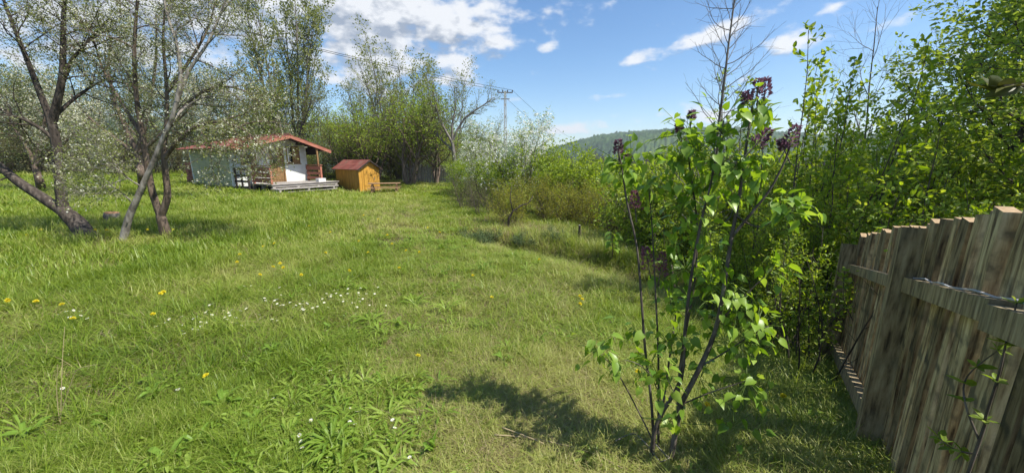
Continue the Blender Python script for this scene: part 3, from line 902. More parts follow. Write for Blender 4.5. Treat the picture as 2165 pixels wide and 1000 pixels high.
RIGHT = [('shoot_d', 3.5, 4.6, 1.08, 'tall thin leafy shoots rising beside the far end of the plank fence'),
         ('shoot_b', 3.1, 4.9, .62, 'bright green shoots in the shade just behind the lilac'),
         ('shoot_c', 4.4, 4.6, 1.02, 'bushy green shoots leaning over the far fence planks'),
         ('shoot_d', 4.75, 5.5, 1.30, 'tallest slender shoots with leaves in tiers against the sky'),
         ('shoot_d', 5.3, 5.6, 1.20, 'slender shoots right beside the tallest slender ones, a little lower'),
         ('shoot_b', 5.5, 5.2, 1.22, 'bright green shoots behind the middle of the plank fence'),
         ('shoot_c', 3.9, 5.9, .82, 'dense green shoots between lilac and tall slender shoots'),
         ('shoot_c', 5.4, 4.0, 1.05, 'dense green shoots right above the thick fence post'),
         ('shoot_b', 6.2, 4.3, 1.0, 'bright green shoots behind the near planks of the fence'),
         ('shoot_b', 4.5, 3.7, .92, 'bright green shoots close behind the fence between its two posts'),
         ('shoot_c', 2.75, 5.9, .62, 'low dense shoots seen through the lilac stems'),
         ('shoot_c', 4.9, 3.1, .80, 'dense green shoots touching the near fence planks from behind'),
         ('shoot_b', 3.9, 3.95, .6, 'low bright shoots at the outer side of the fence end'),
         ('shoot_d', 4.6, 7.2, 1.32, 'thin greyish shoots reaching the skyline just right of the dead larch'),
         ('shoot_c', 2.75, 3.45, .50, 'low leafy shoots growing before the far end of the plank fence'),
         ('shoot_b', 2.5, 4.2, .55, 'low bright shoots between lilac foot and the fence end'),
         ('shoot_c', 3.3, 4.1, .66, 'leafy shoots standing right at the fence end'),
         ('shoot_c', 6.4, 6.2, 1.18, 'dense green shoots below the leafless grey tree')]
for v, x, y, s, lb in RIGHT:
    place(v, 'shoot_shrub', lb, 'shrub', x, y, R0.random() * 6, s)
place('horn_a', 'hornbeam_tree', 'tall dense leafy tree at the edge of the view behind the plank fence', 'tree', 6.6, 5.1, .3, 1.0)
place('horn_b', 'hornbeam_tree', 'double stemmed leafy tree left of the tallest tree behind the fence', 'tree', 8.1, 7.0, 1.9, 1.0)
place('horn_b', 'hornbeam_tree', 'leafy tree farthest behind, partly hidden by the tallest tree', 'tree', 9.3, 7.0, 3.4, 1.15)
place('horn_a', 'hornbeam_tree', 'leafy tree nearest to the camera behind the fence planks', 'tree', 5.9, 3.7, 4.4, .95)
# leafless tree against the sky
bare = [dict(n=13, len=2.0, ang=36, t0=.2, r=.022, tap=.5, seg=6, wob=.09, trop=.05, sides=4),
        dict(n=7, len=.9, ang=38, t0=.2, r=.008, tap=.4, seg=5, wob=.1, trop=.05, sides=3),
        dict(n=4, len=.4, ang=38, t0=.3, r=.0035, seg=3, sides=3, trop=.05)]
V['bare'] = tree_parts(66, 6.2, .05, bare, M['bark_grey'], {}, wob=.06, stems=3, spread=.3, base_r=.2)
place('bare', 'bare_tree', 'leafless grey tree with fine twigs against the blue sky', 'tree', 8.5, 8.5, .5, 1.05)
# dry larch sapling behind the lilac
pl = Plant(67)
pl.part()
q = grow(pl.rng, Vector((0, 0, -.1)), Vector((.012, 0, 1)), 5.0, 14, .012, .03)
pl.limb(q, lin(.036, .004, len(q)), 0, 7)
pl.ramify(q, lin(.036, .004, len(q)), [dict(n=64, len=1.35, ang=60, ang_sd=13, t0=.18, t1=.97, r=.0095, tap=.74, seg=8, wob=.12, trop=.085, sides=4),
                                         dict(n=7, len=.3, ang=40, t0=.2, r=.003, seg=4, wob=.1, trop=.06, sides=3)], 0, 0, own=True)
V['larch'] = plant_parts(pl, M['bark_grey'], {})
place('larch', 'larch_sapling', 'thin dead larch sapling with upswept bare branches behind the lilac', 'tree', 2.95, 5.55, 0, 1.0)


def hit(px, py):
    """where a sight line measured in the photograph meets the ground"""
    x, y, z = ray(px, py)
    t = EYE / max(-z, .02)
    for _ in range(30):
        t += (EYE + z * t - gz(x * t, y * t)) / max(-z, .05) * .7
    return Vector((x * t, y * t, gz(x * t, y * t)))


# FARWOOD
# ------------------------------------------------------------------ the plum trees on the left
def plum(seed, name, label, Y, trunk, limbs, r_tr, bark, spec, kinds, cat='tree'):
    """trunk / limbs are survey points of the photographed tree at its own distance Y (pixel x, pixel y, depth offset)"""
    base = hit(*trunk[0][:2])
    pl = Plant(seed)

    def pts(lst):
        out = []
        for a in lst:
            out.append(P(a[0], a[1], Y + (a[2] if len(a) > 2 else 0)) - base)
        return out
    k = pl.part()
    q = pts(trunk)
    q[0] = Vector((q[0].x * 0, 0, -.12)) + (q[0] - q[0])
    pl.limb(smooth(q), lin(r_tr[0] * 1.25, r_tr[1], 4 * (len(q) - 1) + 1, .7), k, 10)
    for lst, ra, rb, own in limbs:
        q = smooth(pts(lst))
        rr = lin(ra, rb, len(q))
        kk = k if own is False else pl.part()
        pl.limb(q, rr, kk, 7)
        if own is not None: pl.ramify(q, rr, spec, 0, kk)
    t = thing(name, label, cat, base)
    for nm, me in plant_parts(pl, bark, kinds):
        link(nm, me, t)
    return t


def smooth(q, k=4):
    """Catmull-Rom through survey points"""
    out = []
    for i in range(len(q) - 1):
        a, b, c, d = q[max(i - 1, 0)], q[i], q[i + 1], q[min(i + 2, len(q) - 1)]
        for j in range(k):
            u = j / k
            out.append(.5 * ((2 * b) + (c - a) * u + (2 * a - 5 * b + 4 * c - d) * u * u + (3 * b - a - 3 * c + d) * u ** 3))
    out.append(q[-1])
    return out


def plum_spec(n, L, lv, bl):
    return [dict(n=n, len=L, ang=48, ang_sd=14, t0=.36, r=.017, tap=.35, seg=6, wob=.16, trop=.05, sides=4, leaf=[('l', lv, .3, .05), ('b', bl, .4, .03)]),
            dict(n=8, len=L * .5, ang=46, t0=.15, r=.0055, tap=.35, seg=5, wob=.16, trop=.03, sides=3, leaf=[('l', lv, .15, .05), ('b', bl, .2, .03)]),
            dict(n=5, len=L * .24, ang=48, t0=.15, r=.0025, seg=3, wob=.15, sides=3, leaf=[('l', lv * .8, .1, .04), ('b', bl, .1, .03)])]


KP = {'l': ('crown', M['leaf_plum'], DIAMOND, .040, .5, .1), 'b': ('blossoms', M['plum_blossom'], PETAL, .018, .5, 0)}
plum(71, 'plum_tree', 'dark barked plum tree forked low, one limb leaning out of the picture', 7.66,
     [(192, 506), (168, 478), (145, 455), (130, 440)],
     [([(138, 450), (90, 418), (40, 385), (0, 352), (-70, 300), (-150, 235), (-190, 150)], .105, .04, True),
      ([(135, 446), (129, 400), (124, 340), (116, 285), (107, 250)], .095, .07, None),
      ([(110, 262), (122, 215), (132, 160), (134, 90), (136, 10), (150, -90)], .075, .02, True),
      ([(107, 252), (82, 190), (55, 120), (30, 60), (0, -20)], .06, .018, True),
      ([(118, 300, .0), (90, 275, -.1), (55, 255, -.2), (15, 240, -.3), (-40, 205, -.4)], .04, .015, True),
      ([(125, 200, 0), (150, 132, .1), (180, 95, .2), (230, 40, .3)], .04, .012, True),
      ([(108, 255, 0), (150, 215, .3), (200, 180, .6), (245, 160, .8)], .04, .012, True)],
     (.155, .115), M['bark_dark'], plum_spec(8, 1.2, 6.3, .42), KP)
plum(72, 'plum_tree', 'slender pale barked plum tree leaning right with whitish trunk foot', 7.2,
     [(254, 511), (272, 462), (290, 420), (306, 382)],
     [([(306, 382), (325, 340), (345, 292), (362, 255), (374, 215)], .045, .034, None),
      ([(374, 215), (382, 160), (372, 90), (350, 20), (340, -60)], .04, .012, True),
      ([(374, 215, 0), (400, 150, .1), (440, 90, .2), (470, 20, .3), (490, -40, .3)], .035, .01, True),
      ([(300, 395, 0), (275, 380, -.15), (245, 355, -.3), (205, 330, -.4)], .018, .005, True),
      ([(284, 432, 0), (262, 412, -.1), (238, 395, -.2), (200, 380, -.3)], .016, .004, True),
      ([(360, 260, 0), (395, 225, .3), (440, 205, .5), (490, 215, .7)], .03, .008, True)],
     (.058, .046), M['bark_pale'], plum_spec(8, 1.05, 6.0, .42), KP)
plum(73, 'plum_tree', 'brown plum tree forked at knee height whose blossom hangs before the cabin', 7.65,
     [(352, 500), (346, 478), (339, 455)],
     [([(340, 458), (322, 405), (312, 350), (300, 280), (288, 200), (284, 110), (290, 10), (300, -90)], .07, .016, True),
      ([(341, 456), (354, 415), (350, 365), (347, 320), (352, 260), (352, 180), (345, 90), (350, 0)], .07, .014, True),
      ([(348, 335, 0), (385, 290, -.1), (430, 262, -.2), (485, 262, -.3), (535, 290, -.3), (570, 335, -.3)], .042, .008, True),
      ([(385, 292, -.1), (425, 305, -.15), (460, 308, -.2), (495, 318, -.25)], .022, .006, True),
      ([(350, 280, 0), (400, 215, .2), (455, 185, .3), (510, 190, .4), (550, 215, .5)], .038, .008, True),
      ([(300, 285, 0), (255, 215, .2), (215, 140, .3), (190, 50, .4)], .04, .01, True),
      ([(350, 200, 0), (400, 130, .3), (440, 60, .5), (460, -20, .6)], .035, .01, True)],
     (.09, .078), M['bark_brown'], plum_spec(9, 1.1, 6.3, .8), KP)
plum(74, 'plum_tree', 'small crooked plum tree standing on the sunny lawn behind the dark forked one', 15.5,
     [(88, 402), (84, 385), (78, 365), (74, 348)],
     [([(76, 352), (55, 310), (30, 270), (10, 220)], .09, .02, True), ([(75, 350), (85, 300), (95, 250), (90, 190)], .09, .02, True), ([(76, 352), (110, 320), (150, 290), (185, 250)], .07, .02, True)],
     (.13, .10), M['bark_brown'], plum_spec(8, 1.5, 3.0, 1.6), {'l': ('crown', M['leaf_plum'], DIAMOND, .07, .5, .1), 'b': ('blossoms', M['plum_blossom'], PETAL, .032, .5, 0)})
plum(75, 'plum_tree', 'taller plum tree behind the pale trunk, in front of the dark hedge line', 14.0,
     [(300, 398), (300, 375), (296, 350), (290, 325)],
     [([(291, 328), (270, 280), (245, 220), (230, 150), (235, 80)], .09, .02, True), ([(290, 326), (305, 270), (320, 200), (330, 120), (330, 30)], .09, .02, True), ([(291, 328), (340, 285), (390, 240), (430, 190)], .07, .02, True), ([(291, 328), (240, 290), (190, 250), (150, 200)], .07, .02, True)],
     (.12, .10), M['bark_brown'], plum_spec(9, 1.5, 3.0, 2.2), {'l': ('crown', M['leaf_plum'], DIAMOND, .065, .5, .1), 'b': ('blossoms', M['plum_blossom'], PETAL, .032, .5, 0)})

# sawn stump
t = thing('tree_stump', 'low sawn tree stump with orange cut face in the lawn', 'stump', hit(208, 474) + Vector((0, .35, 0)))
rr = np.random.default_rng(3)
mb = MB()
q = [(0, 0, -.05), (.01, 0, .06), (.0, .0, .17), (.01, 0, .24)]
mb.tube(q, [.2, .165, .15, .145], 12)
for v in mb.v: v += rr.normal(0, .008, v.shape)
mb.obj('trunk', M['bark_grey'], t, True)
MB().tube([(.01, 0, .238), (.012, 0, .252)], [.138, .132], 12).obj('cut_face', M['cut_wood'], t)
MB().bar((.1, -.05, .02), (.34, -.12, .0), .07, .06).obj('root', M['bark_grey'], t)

# ------------------------------------------------------------------ the cabin
CAB = Vector((-12.53, 20.5, .10))
TH = math.radians(60)
cabin = thing('cabin', 'small white plastered cabin with red metal roof and wooden door', 'cabin', CAB, TH)
WL0, WR0, DEP = -2.45, 1.40, 4.45
RZ, LS, RS = 2.76, .25, .33           # ridge height, roof slopes
roofz = lambda x: RZ - (LS * -x if x < 0 else RS * x)


def panel_wall(name, polys, y0, y1, mat, parent):
    mb = MB()
    for po in polys: mb.prism(po, y0, y1)
    return mb.obj(name, mat, parent)


def rectp(x0, x1, z0, z1): return [(x0, z0), (x1, z0), (x1, z1), (x0, z1)]


def capp(x0, x1, z0):
    xs = [x0] + ([0] if x0 < 0 < x1 else []) + [x1]
    return [(x0, z0), (x1, z0)] + [(x, roofz(x) - .06) for x in xs[::-1]]


DX0, DX1, DZ = -.62, .12, 2.12
WA, WB = (-2.0, -1.28, 1.2, 1.7), (.26, 1.0, 1.28, 2.2)
panel_wall('wall', [rectp(WL0, WA[0], .16, WA[3]), rectp(WA[0], WA[1], .16, WA[2]), rectp(WA[1], DX0, .16, WA[3]), capp(WL0, DX0, WA[3]), capp(DX0, DX1, DZ),
                    rectp(DX1, WB[0], .16, WB[3]), rectp(WB[0], WB[1], .16, WB[2]), rectp(WB[1], WR0, .16, WB[3]), capp(DX1, WR0, WB[3])], 0, .14, M['plaster'], cabin)
panel_wall('wall', [capp(WL0, WR0, .16)], DEP - .14, DEP, M['plaster'], cabin)
MB().box((WL0, .14, .16), (WL0 + .14, DEP - .14, roofz(WL0) - .05)).obj('wall', M['plaster_shaded'], cabin)['label'] = 'rendered side wall, its shade and green bounce light put into the colour'
MB().box((WR0 - .14, .14, .16), (WR0, DEP - .14, roofz(WR0) - .05)).obj('wall', M['plaster'], cabin)
MB().box((WL0 + .08, .06, -.25), (WR0 - .08, DEP - .06, .158)).obj('gap_shade', M['dark_wood'], cabin)  # dark fill painted as the shade in the gap under the walls


def roof_slope(x_eave, y0, y1, parent, mat, rz=RZ, slope=LS, name='roof', rib=.21, amp=.018, th=.03, step=.36):
    """ribbed and stepped sheet metal, both faces"""
    s = math.copysign(1, x_eave)
    ny, nx = int((y1 - y0) / rib * 4), max(4, int(abs(x_eave) / step) * 3)
    ys, xs = np.linspace(y0, y1, ny + 1), np.linspace(0.0, abs(x_eave), nx + 1)
    X, Y = np.meshgrid(xs, ys)
    Z = rz - slope * X + amp * np.cos(Y / rib * 2 * PI) - .016 * ((X / step) % 1.0)
    top = np.c_[(s * X).ravel(), Y.ravel(), Z.ravel()]
    bot = np.c_[(s * X).ravel(), Y.ravel(), (rz - slope * X - th - amp).ravel()]
    k = nx + 1
    i = (np.arange(ny)[:, None] * k + np.arange(nx)[None]).ravel()
    n = len(top)
    fs = [np.stack([i, i + 1, i + k + 1, i + k], -1), np.stack([i + k, i + k + 1, i + 1, i], -1) + n]
    e = np.concatenate([np.arange(k), np.arange(1, ny + 1) * k + nx, (np.arange(nx)[::-1]) + ny * k, (np.arange(1, ny)[::-1]) * k])
    e2 = np.roll(e, -1)
    fs.append(np.stack([e, e2, e2 + n, e + n], -1))
    return MB().add(np.r_[top, bot], fs).obj(name, mat, parent)


rl = roof_slope(-2.85, -1.05, 4.8, cabin, M['red_roof'], slope=LS)
rr_ = roof_slope(2.25, -1.05, 4.8, cabin, M['red_roof'], slope=RS)
MB().tube([(0, -1.07, RZ + .02), (0, 4.82, RZ + .02)], .055, 8).obj('ridge_cap', M['red_roof'], rl)
for x1, sl, rf in ((-2.85, LS, rl), (2.25, RS, rr_)):
    MB().bar((0, -1.06, RZ - .11), (x1, -1.06, RZ - sl * abs(x1) - .11), .03, .14).obj('fascia', M['red_wood'], rf)
for x in (-2.2, -1.1, 0, .9, 1.8):
    MB().box((x - .05, -1.0, roofz(x) - .19), (x + .05, -.002, roofz(x) - .065)).obj('purlin', M['dark_wood'], cabin)
mb = MB()
for s, x1, sl in ((-1, 2.75, LS), (1, 2.15, RS)):
    mb.add([(0, -1.0, RZ - .066), (s * x1, -1.0, RZ - sl * x1 - .066), (s * x1, -.01, RZ - sl * x1 - .066), (0, -.01, RZ - .066)], [np.array([(0, 1, 2, 3)])])
mb.obj('soffit', M['dark_wood'], cabin)
# side boarding that closes the overhang above the low outer side
MB().box((1.56, -.9, 1.75), (1.60, .5, roofz(1.58) - .07)).obj('wind_board', M['dark_wood'], cabin)
MB().box((1.42, -.98, .30), (1.50, -.90, roofz(1.46) - .18)).obj('roof_post', M['brown_wood'], cabin)


def window(W, parent, label=None):
    x0, x1, z0, z1 = W
    mb = MB()
    for a, b in (((x0, -.03, z0), (x0 + .06, .09, z1)), ((x1 - .06, -.03, z0), (x1, .09, z1)), ((x0 + .06, -.03, z1 - .06), (x1 - .06, .09, z1)), ((x0 + .06, -.03, z0), (x1 - .06, .09, z0 + .06))):
        mb.box(a, b)
    o = mb.obj('window', M['brown_wood'], parent)
    if label: o['label'] = label
    MB().box((x0 + .061, .05, z0 + .061), (x1 - .061, .06, z1 - .061)).obj('pane', M['glass'], o)
    return o


wb = window(WB, cabin, 'window with one wooden shutter half closed')
xm = (WB[0] + WB[1]) / 2 - .05
MB().box((xm, -.045, WB[2] + .05), (WB[1] - .05, -.02, WB[3] - .05)).obj('shutter', M['brown_wood'], wb)
MB().box((WB[0] + .062, .0, WB[2] + .065), (WB[0] + .15, .03, WB[3] - .065)).obj('curtain', M['white_paint'], wb)
MB().box((WB[0] - .03, -.06, WB[2] - .045), (WB[1] + .03, .0, WB[2] - .004)).obj('sill', M['brown_wood'], wb)
wa = window(WA, cabin, 'small louvred window with dark frame')
for k in range(4):
    z = WA[2] + .10 + k * .1
    MB().bar((WA[0] + .065, -.0, z), (WA[1] - .065, -.0, z), .05, .012, Vector((0, .6, .8))).obj('slat', M['grey_wood'], wa)
MB().box((WA[0] - .08, -.2, WA[3] + .02), (WA[1] + .08, -.002, WA[3] + .05)).obj('hood', M['grey_wood'], wa)
do = MB().box((DX0 + .07, .02, .30), (DX1 - .07, .07, DZ - .07)).obj('door', M['brown_wood'], cabin)
mb = MB()
mb.box((DX0, -.03, .30), (DX0 + .068, .09, DZ)).box((DX1 - .068, -.03, .30), (DX1, .09, DZ)).box((DX0 + .068, -.03, DZ - .068), (DX1 - .068, .09, DZ))
mb.obj('frame', M['brown_wood'], do)
MB().box((DX0 + .13, .008, 1.28), (DX0 + .40, .018, 1.96)).obj('pane', M['glass'], do)
for z0, z1 in ((.42, .74), (.82, 1.16)):
    MB().box((DX0 + .14, .006, z0), (DX1 - .14, .018, z1)).obj('panel', M['brown_wood'], do)
MB().tube([(DX1 - .12, .0, 1.18), (DX1 - .12, -.05, 1.18), (DX1 - .22, -.05, 1.18)], .011, 6).obj('handle', M['metal'], do)

# the deck in front of the door
deck = thing('deck', 'low grey plank deck on pallets before the cabin door with red wood railings', 'deck', CAB, TH)
rg = np.random.default_rng(8)
yb = -.02
while yb > -2.0:
    wd = .118
    MB().box((-1.72 + rg.uniform(-.03, .03), yb - wd, .262), (1.9 + rg.uniform(-.04, .04), yb, .292 + rg.uniform(0, .004))).obj('plank', M['grey_wood'], deck)
    yb -= .126
for y in (-.15, -1.0, -1.93):
    MB().box((-1.66, y - .045, .14), (1.84, y + .045, .258)).obj('joist', M['grey_wood'], deck)
for x in (-1.6, -.4, .7, 1.75):
    for y in (-.15, -1.0, -1.93):
        MB().box((x - .06, y - .06, -.12), (x + .06, y + .06, .138)).obj('block', M['grey_wood'], deck)
MB().box((-1.66, -2.045, .02), (1.84, -2.0, .09)).obj('skirt_board', M['grey_wood'], deck)


def railing(x, y0, y1, name_gap, boards):
    for y in (y0, y1):
        MB().box((x - .045, y - .045, .294), (x + .045, y + .045, 1.16)).obj('post', M['red_wood'], deck)
    for z0, z1 in boards:
        MB().box((x - .075, y0 - .08, z0), (x - .047, y1 + .08, z1)).obj('rail_board', M['red_wood'], deck)
    MB().box((x - .07, y0 - .1, 1.163), (x + .07, y1 + .1, 1.20)).obj('hand_rail', M['red_wood'], deck)


railing(-1.62, -1.86, -.25, 0, [(.36, .60), (.62, .86), (.89, 1.13)])
railing(1.35, -1.3, -.12, 0, [(.40, .55), (.66, .80), (.92, 1.12)])
# step pallet in front
st = thing('pallet_step', 'weathered wooden pallet lying as a step before the deck edge', 'pallet', CAB + Matrix.Rotation(TH, 3, 'Z') @ Vector((-.35, -2.45, -.02)), TH)
for k in range(4):
    MB().box((-1.5, -.36 + k * .19, .10), (1.55, -.36 + k * .19 + .14, .125)).obj('plank', M['grey_wood'], st)
for x in (-1.4, 0, 1.4):
    MB().box((x - .05, -.34, -.02), (x + .05, .34, .098)).obj('block', M['grey_wood'], st)
MB().box((-1.5, -.36, -.045), (1.55, -.27, -.022)).obj('plank', M['grey_wood'], st)
# lattice screen left of the deck
la = thing('lattice_screen', 'dark brown wooden lattice screen standing left of the red deck railing', 'screen', CAB, TH)
for y in (-1.25, -.62, -.05):
    MB().box((-2.37, y - .04, -.1), (-2.31, y + .04, 1.08)).obj('post', M['dark_wood'], la)
for z in (.12, .4, .68, .99):
    MB().box((-2.40, -1.28, z), (-2.373, -.02, z + .10)).obj('rail', M['dark_wood'], la)
bx = thing('white_box', 'small white box left on the deck beside the right railing', 'box', CAB + Matrix.Rotation(TH, 3, 'Z') @ Vector((1.0, -1.75, .297)), TH)
MB().box((-.2, -.14, 0), (.2, .14, .15)).obj('tub', M['white_paint'], bx)
MB().box((-.215, -.155, .152), (.215, .155, .18)).obj('lid', M['white_paint'], bx)
# brick heap behind the far cabin corner
hp = CAB + Matrix.Rotation(TH, 3, 'Z') @ Vector((-2.2, 5.2, 0))
hp.z = gz(hp.x, hp.y)
bs = thing('brick_stack', 'rough stack of reddish bricks at the far left corner of the cabin', 'bricks', hp, TH)
bme = None
for zi in range(6):
    for yi in range(3):
        for xi in range(2):
            if zi > 3 and rg.random() < .35: continue
            if bme is None:
                bme = MB().box((0, 0, 0), (.29, .24, .19)).mesh('brick', M['brick'])
            link('brick', bme, bs, (xi * .31 + rg.uniform(-.02, .02), yi * .26, zi * .2), (0, 0, rg.uniform(-.06, .06)))

# ------------------------------------------------------------------ yellow shed and picnic table
sx, sy = -8.32, 20.3
SH = math.radians(50)
shed = thing('shed', 'small yellow wooden shed with a red pitched roof', 'shed', (sx, sy, gz(sx, sy) + .0), SH)
SW, SD, SE, SR = 1.22, 2.7, 1.30, 1.72
nb = 8
for k in range(nb):
    x0, x1 = SW * k / nb, SW * (k + 1) / nb - .008
    z = lambda x: SE + (SR - SE) * (1 - abs(x - SW / 2) / (SW / 2)) - .03
    xs = [x0] + ([SW / 2] if x0 < SW / 2 < x1 else []) + [x1]
    MB().prism([(x0, .05), (x1, .05)] + [(x, z(x)) for x in xs[::-1]], 0, .025 + .004 * (k % 2)).obj('board', M['yellow_wood'], shed)
    MB().prism([(x0, .05), (x1, .05)] + [(x, z(x)) for x in xs[::-1]], SD - .025, SD).obj('board', M['yellow_wood'], shed)
nb = 16
for k in range(nb):
    y0, y1 = .03 + (SD - .06) * k / nb, .03 + (SD - .06) * (k + 1) / nb - .006
    MB().box((.0 + .004 * (k % 2), y0, .05), (.025, y1, SE - .02)).obj('board', M['yellow_wood'], shed)
    MB().box((SW - .025, y0, .05), (SW, y1, SE - .02)).obj('board', M['yellow_wood'], shed)
MB().box((.04, .04, .0), (SW - .04, SD - .04, .10)).obj('floor', M['dark_wood'], shed)
for s in (-1, 1):
    o = roof_slope(s * (SW / 2 + .14), -.16, SD + .14, shed, M['red_roof'], rz=SR + .03, slope=(SR - SE) / (SW / 2), name='roof', rib=.15, amp=.01, th=.02, step=.3)
    o.location.x = SW / 2
    MB().bar((0, -.165, SR - .02), (s * (SW / 2 + .14), -.165, SR - .02 - (SR - SE) / (SW / 2) * (SW / 2 + .14)), .02, .07).obj('fascia', M['dark_wood'], o)
dr = MB().box((.28, -.022, .10), (.92, -.002, 1.22)).obj('door', M['yellow_wood'], shed)
MB().box((.30, -.032, .3), (.90, -.023, .38)).obj('ledge', M['yellow_wood'], dr)
MB().box((.30, -.032, .95), (.90, -.023, 1.03)).obj('ledge', M['yellow_wood'], dr)
MB().box((.85, -.05, .66), (.88, -.024, .76)).obj('handle', M['metal'], dr)
MB().box((-.03, -.04, .0), (.05, .04, SE - .02)).obj('corner_post', M['yellow_wood'], shed)

tx, ty = -6.75, 19.7
tab = thing('picnic_table', 'low wooden picnic table with benches beside the yellow shed', 'table', (tx, ty, gz(tx, ty)), math.radians(14))
for k in range(4):
    MB().box((-.8, -.3 + k * .155, .50), (.8, -.3 + k * .155 + .145, .535)).obj('plank', M['table_wood'], tab)
for x in (-.62, .62):
    for y in (-.22, .22):
        MB().box((x - .045, y - .045, -.05), (x + .045, y + .045, .44)).obj('leg', M['table_wood'], tab)
    MB().box((x - .03, -.3, .442), (x + .03, .3, .498)).obj('cross_bar', M['table_wood'], tab)
for s in (-1, 1):
    y = s * .55
    MB().box((-.8, y - .11, .28), (.8, y + .11, .31)).obj('bench', M['table_wood'], tab)
    for x in (-.6, .6):
        MB().box((x - .04, y - .06, -.05), (x + .04, y + .06, .278)).obj('leg', M['table_wood'], tab)

# grey picket fence at the end of the lawn
fx0, fy0, fx1, fy1 = -7.6, 26.0, -2.7, 23.6
pf = thing('picket_fence', 'weathered grey board fence behind the green apple trees at the lawn end', 'fence', (fx0, fy0, 0))
L_ = math.hypot(fx1 - fx0, fy1 - fy0)
n_ = int(L_ / .145)
pk = {}
for k in range(n_):
    f = k / (n_ - 1)
    x, y = fx0 + (fx1 - fx0) * f, fy0 + (fy1 - fy0) * f
    v = k % 4
    if v not in pk:
        h = 1.2 + .07 * (v - 1.5)
        pk[v] = MB().prism([(-.055, 0), (.055, 0), (.052, h - .06), (0, h), (-.052, h - .06)], -.011, .011).mesh('picket', M['grey_wood'])
    link('picket', pk[v], pf, (x - fx0, y - fy0, gz(x, y) - .03), (0, rg.normal(0, .02), math.atan2(fy1 - fy0, fx1 - fx0)))
for z in (.3, .9):
    mb = MB()
    dvec = Vector(((fx1 - fx0), (fy1 - fy0), 0)).normalized()
    nv = Vector((-dvec.y, dvec.x, 0)) * .035
    q = []
    for k in range(7):
        f = k / 6
        x, y = fx0 + (fx1 - fx0) * f, fy0 + (fy1 - fy0) * f
        q.append((x - fx0 + nv.x, y - fy0 + nv.y, gz(x, y) + z))
    mb.tube(q, .03, 4).obj('rail', M['grey_wood'], pf)

# ------------------------------------------------------------------ power pole and wires
top = P(1068, 193, 49)
pz = gz(top.x, 49)
pole = thing('power_pole', 'pale concrete power pole with a short crossarm rising over the bushes', 'pole', (top.x, 49, pz))
H = top.z - pz
mb = MB()
for s in (-1, 1):
    v = []
    for z, wd in ((-.3, .30), (H * .72, .14), (H, .12)):
        for a, b in ((-1, -1), (1, -1), (1, 1), (-1, 1)):
            v.append((s * wd * .72 + a * .06, b * .11, z))
    mb.add(v, [np.array([(0, 1, 5, 4), (1, 2, 6, 5), (2, 3, 7, 6), (3, 0, 4, 7), (4, 5, 9, 8), (5, 6, 10, 9), (6, 7, 11, 10), (7, 4, 8, 11), (8, 9, 10, 11)])])
mb.obj('shaft', M['concrete'], pole)
for k in range(9):
    z = .6 + k * (H - 1.0) / 8
    wd = .30 - .16 * min(z / (H * .72), 1)
    MB().box((-wd * .72 + .055, -.09, z), (wd * .72 - .055, .09, z + .28)).obj('rung', M['concrete'], pole)
MB().box((-.95, -.06, H - .25), (.95, .06, H - .12)).obj('crossarm', M['metal'], pole)
MB().box((-.55, -.05, H - 1.0), (.55, .05, H - .9)).obj('crossarm', M['metal'], pole)
for x in (-.9, -.3, .3, .9):
    MB().tube([(x, 0, H - .12), (x, 0, H - .02), (x, 0, H + .12)], [.05, .085, .05], 7).obj('insulator', M['dark_wood'], pole)


def wire(a, b, sag, label):
    q = []
    for k in range(25):
        f = k / 24
        p = Vector(a).lerp(Vector(b), f)
        p.z -= sag * 4 * f * (1 - f)
        q.append(p)
    o = MB().tube([p - q[0] for p in q], .022, 4).obj('power_wire', M['wire'], None, loc=q[0])
    set_props(o, label, 'wire', 'wires of the power line')


for x, lb1, lb2 in ((-.9, 'black wire from the pole down to the far side, left strand', 'black wire from the pole crossing behind the thin trees, lower strand'),
                    (.9, 'black wire from the pole down to the far side, right strand', 'black wire from the pole crossing behind the thin trees, upper strand')):
    wire((top.x + x, 49, pz + H + .1), (27 + x * 3, 140, 7.6), 2.2, lb1)
    wire((top.x + x, 49, pz + H + .1), (-42, 4 + x * 1.4, 13.5), 1.0, lb2)

# ------------------------------------------------------------------ the plank fence on the right
F0, FD = Vector((2.03, 1.74, 0)), Vector((.603, .798, 0))
FN = Vector((-.798, .603, 0))                       # towards the lawn
SLOPE = -.19
fz = lambda t: SLOPE * t
rgf = np.random.default_rng(12)
pfen = thing('plank_fence', 'weathered unpainted plank fence with a thick post running down the slope', 'fence', F0)
yaw = math.atan2(FD.y, FD.x)


def plank_mesh(seed):
    r = np.random.default_rng(seed)
    wd, th, h = r.uniform(.068, .084), r.uniform(.034, .042), 1.28 + r.uniform(-.014, .014)
    zs = np.array([0, .3, .6, .9, 1.12, h])
    a = np.cumsum(r.normal(0, .0035, 6)); b = np.cumsum(r.normal(0, .0035, 6))
    v = []
    for k, z in enumerate(zs):
        sk = r.uniform(-.006, .006) if k == 5 else 0
        for x, y in ((-wd / 2 + a[k], -th / 2), (wd / 2 + b[k], -th / 2), (wd / 2 + b[k], th / 2), (-wd / 2 + a[k], th / 2)):
            v.append((x, y + r.normal(0, .0015), z + sk * (1 if x > 0 else -1)))
    fs = []
    for k in range(5):
        for j in range(4):
            fs.append((k * 4 + j, k * 4 + (j + 1) % 4, k * 4 + 4 + (j + 1) % 4, k * 4 + 4 + j))
    fs += [(3, 2, 1, 0), (20, 21, 22, 23)]
    me = MB().add(v, [np.array(fs)]).mesh('plank', [M['fence_wood'], M['fence_cut_sunlit']])
    me.polygons[len(me.polygons) - 1].material_index = 1
    return me


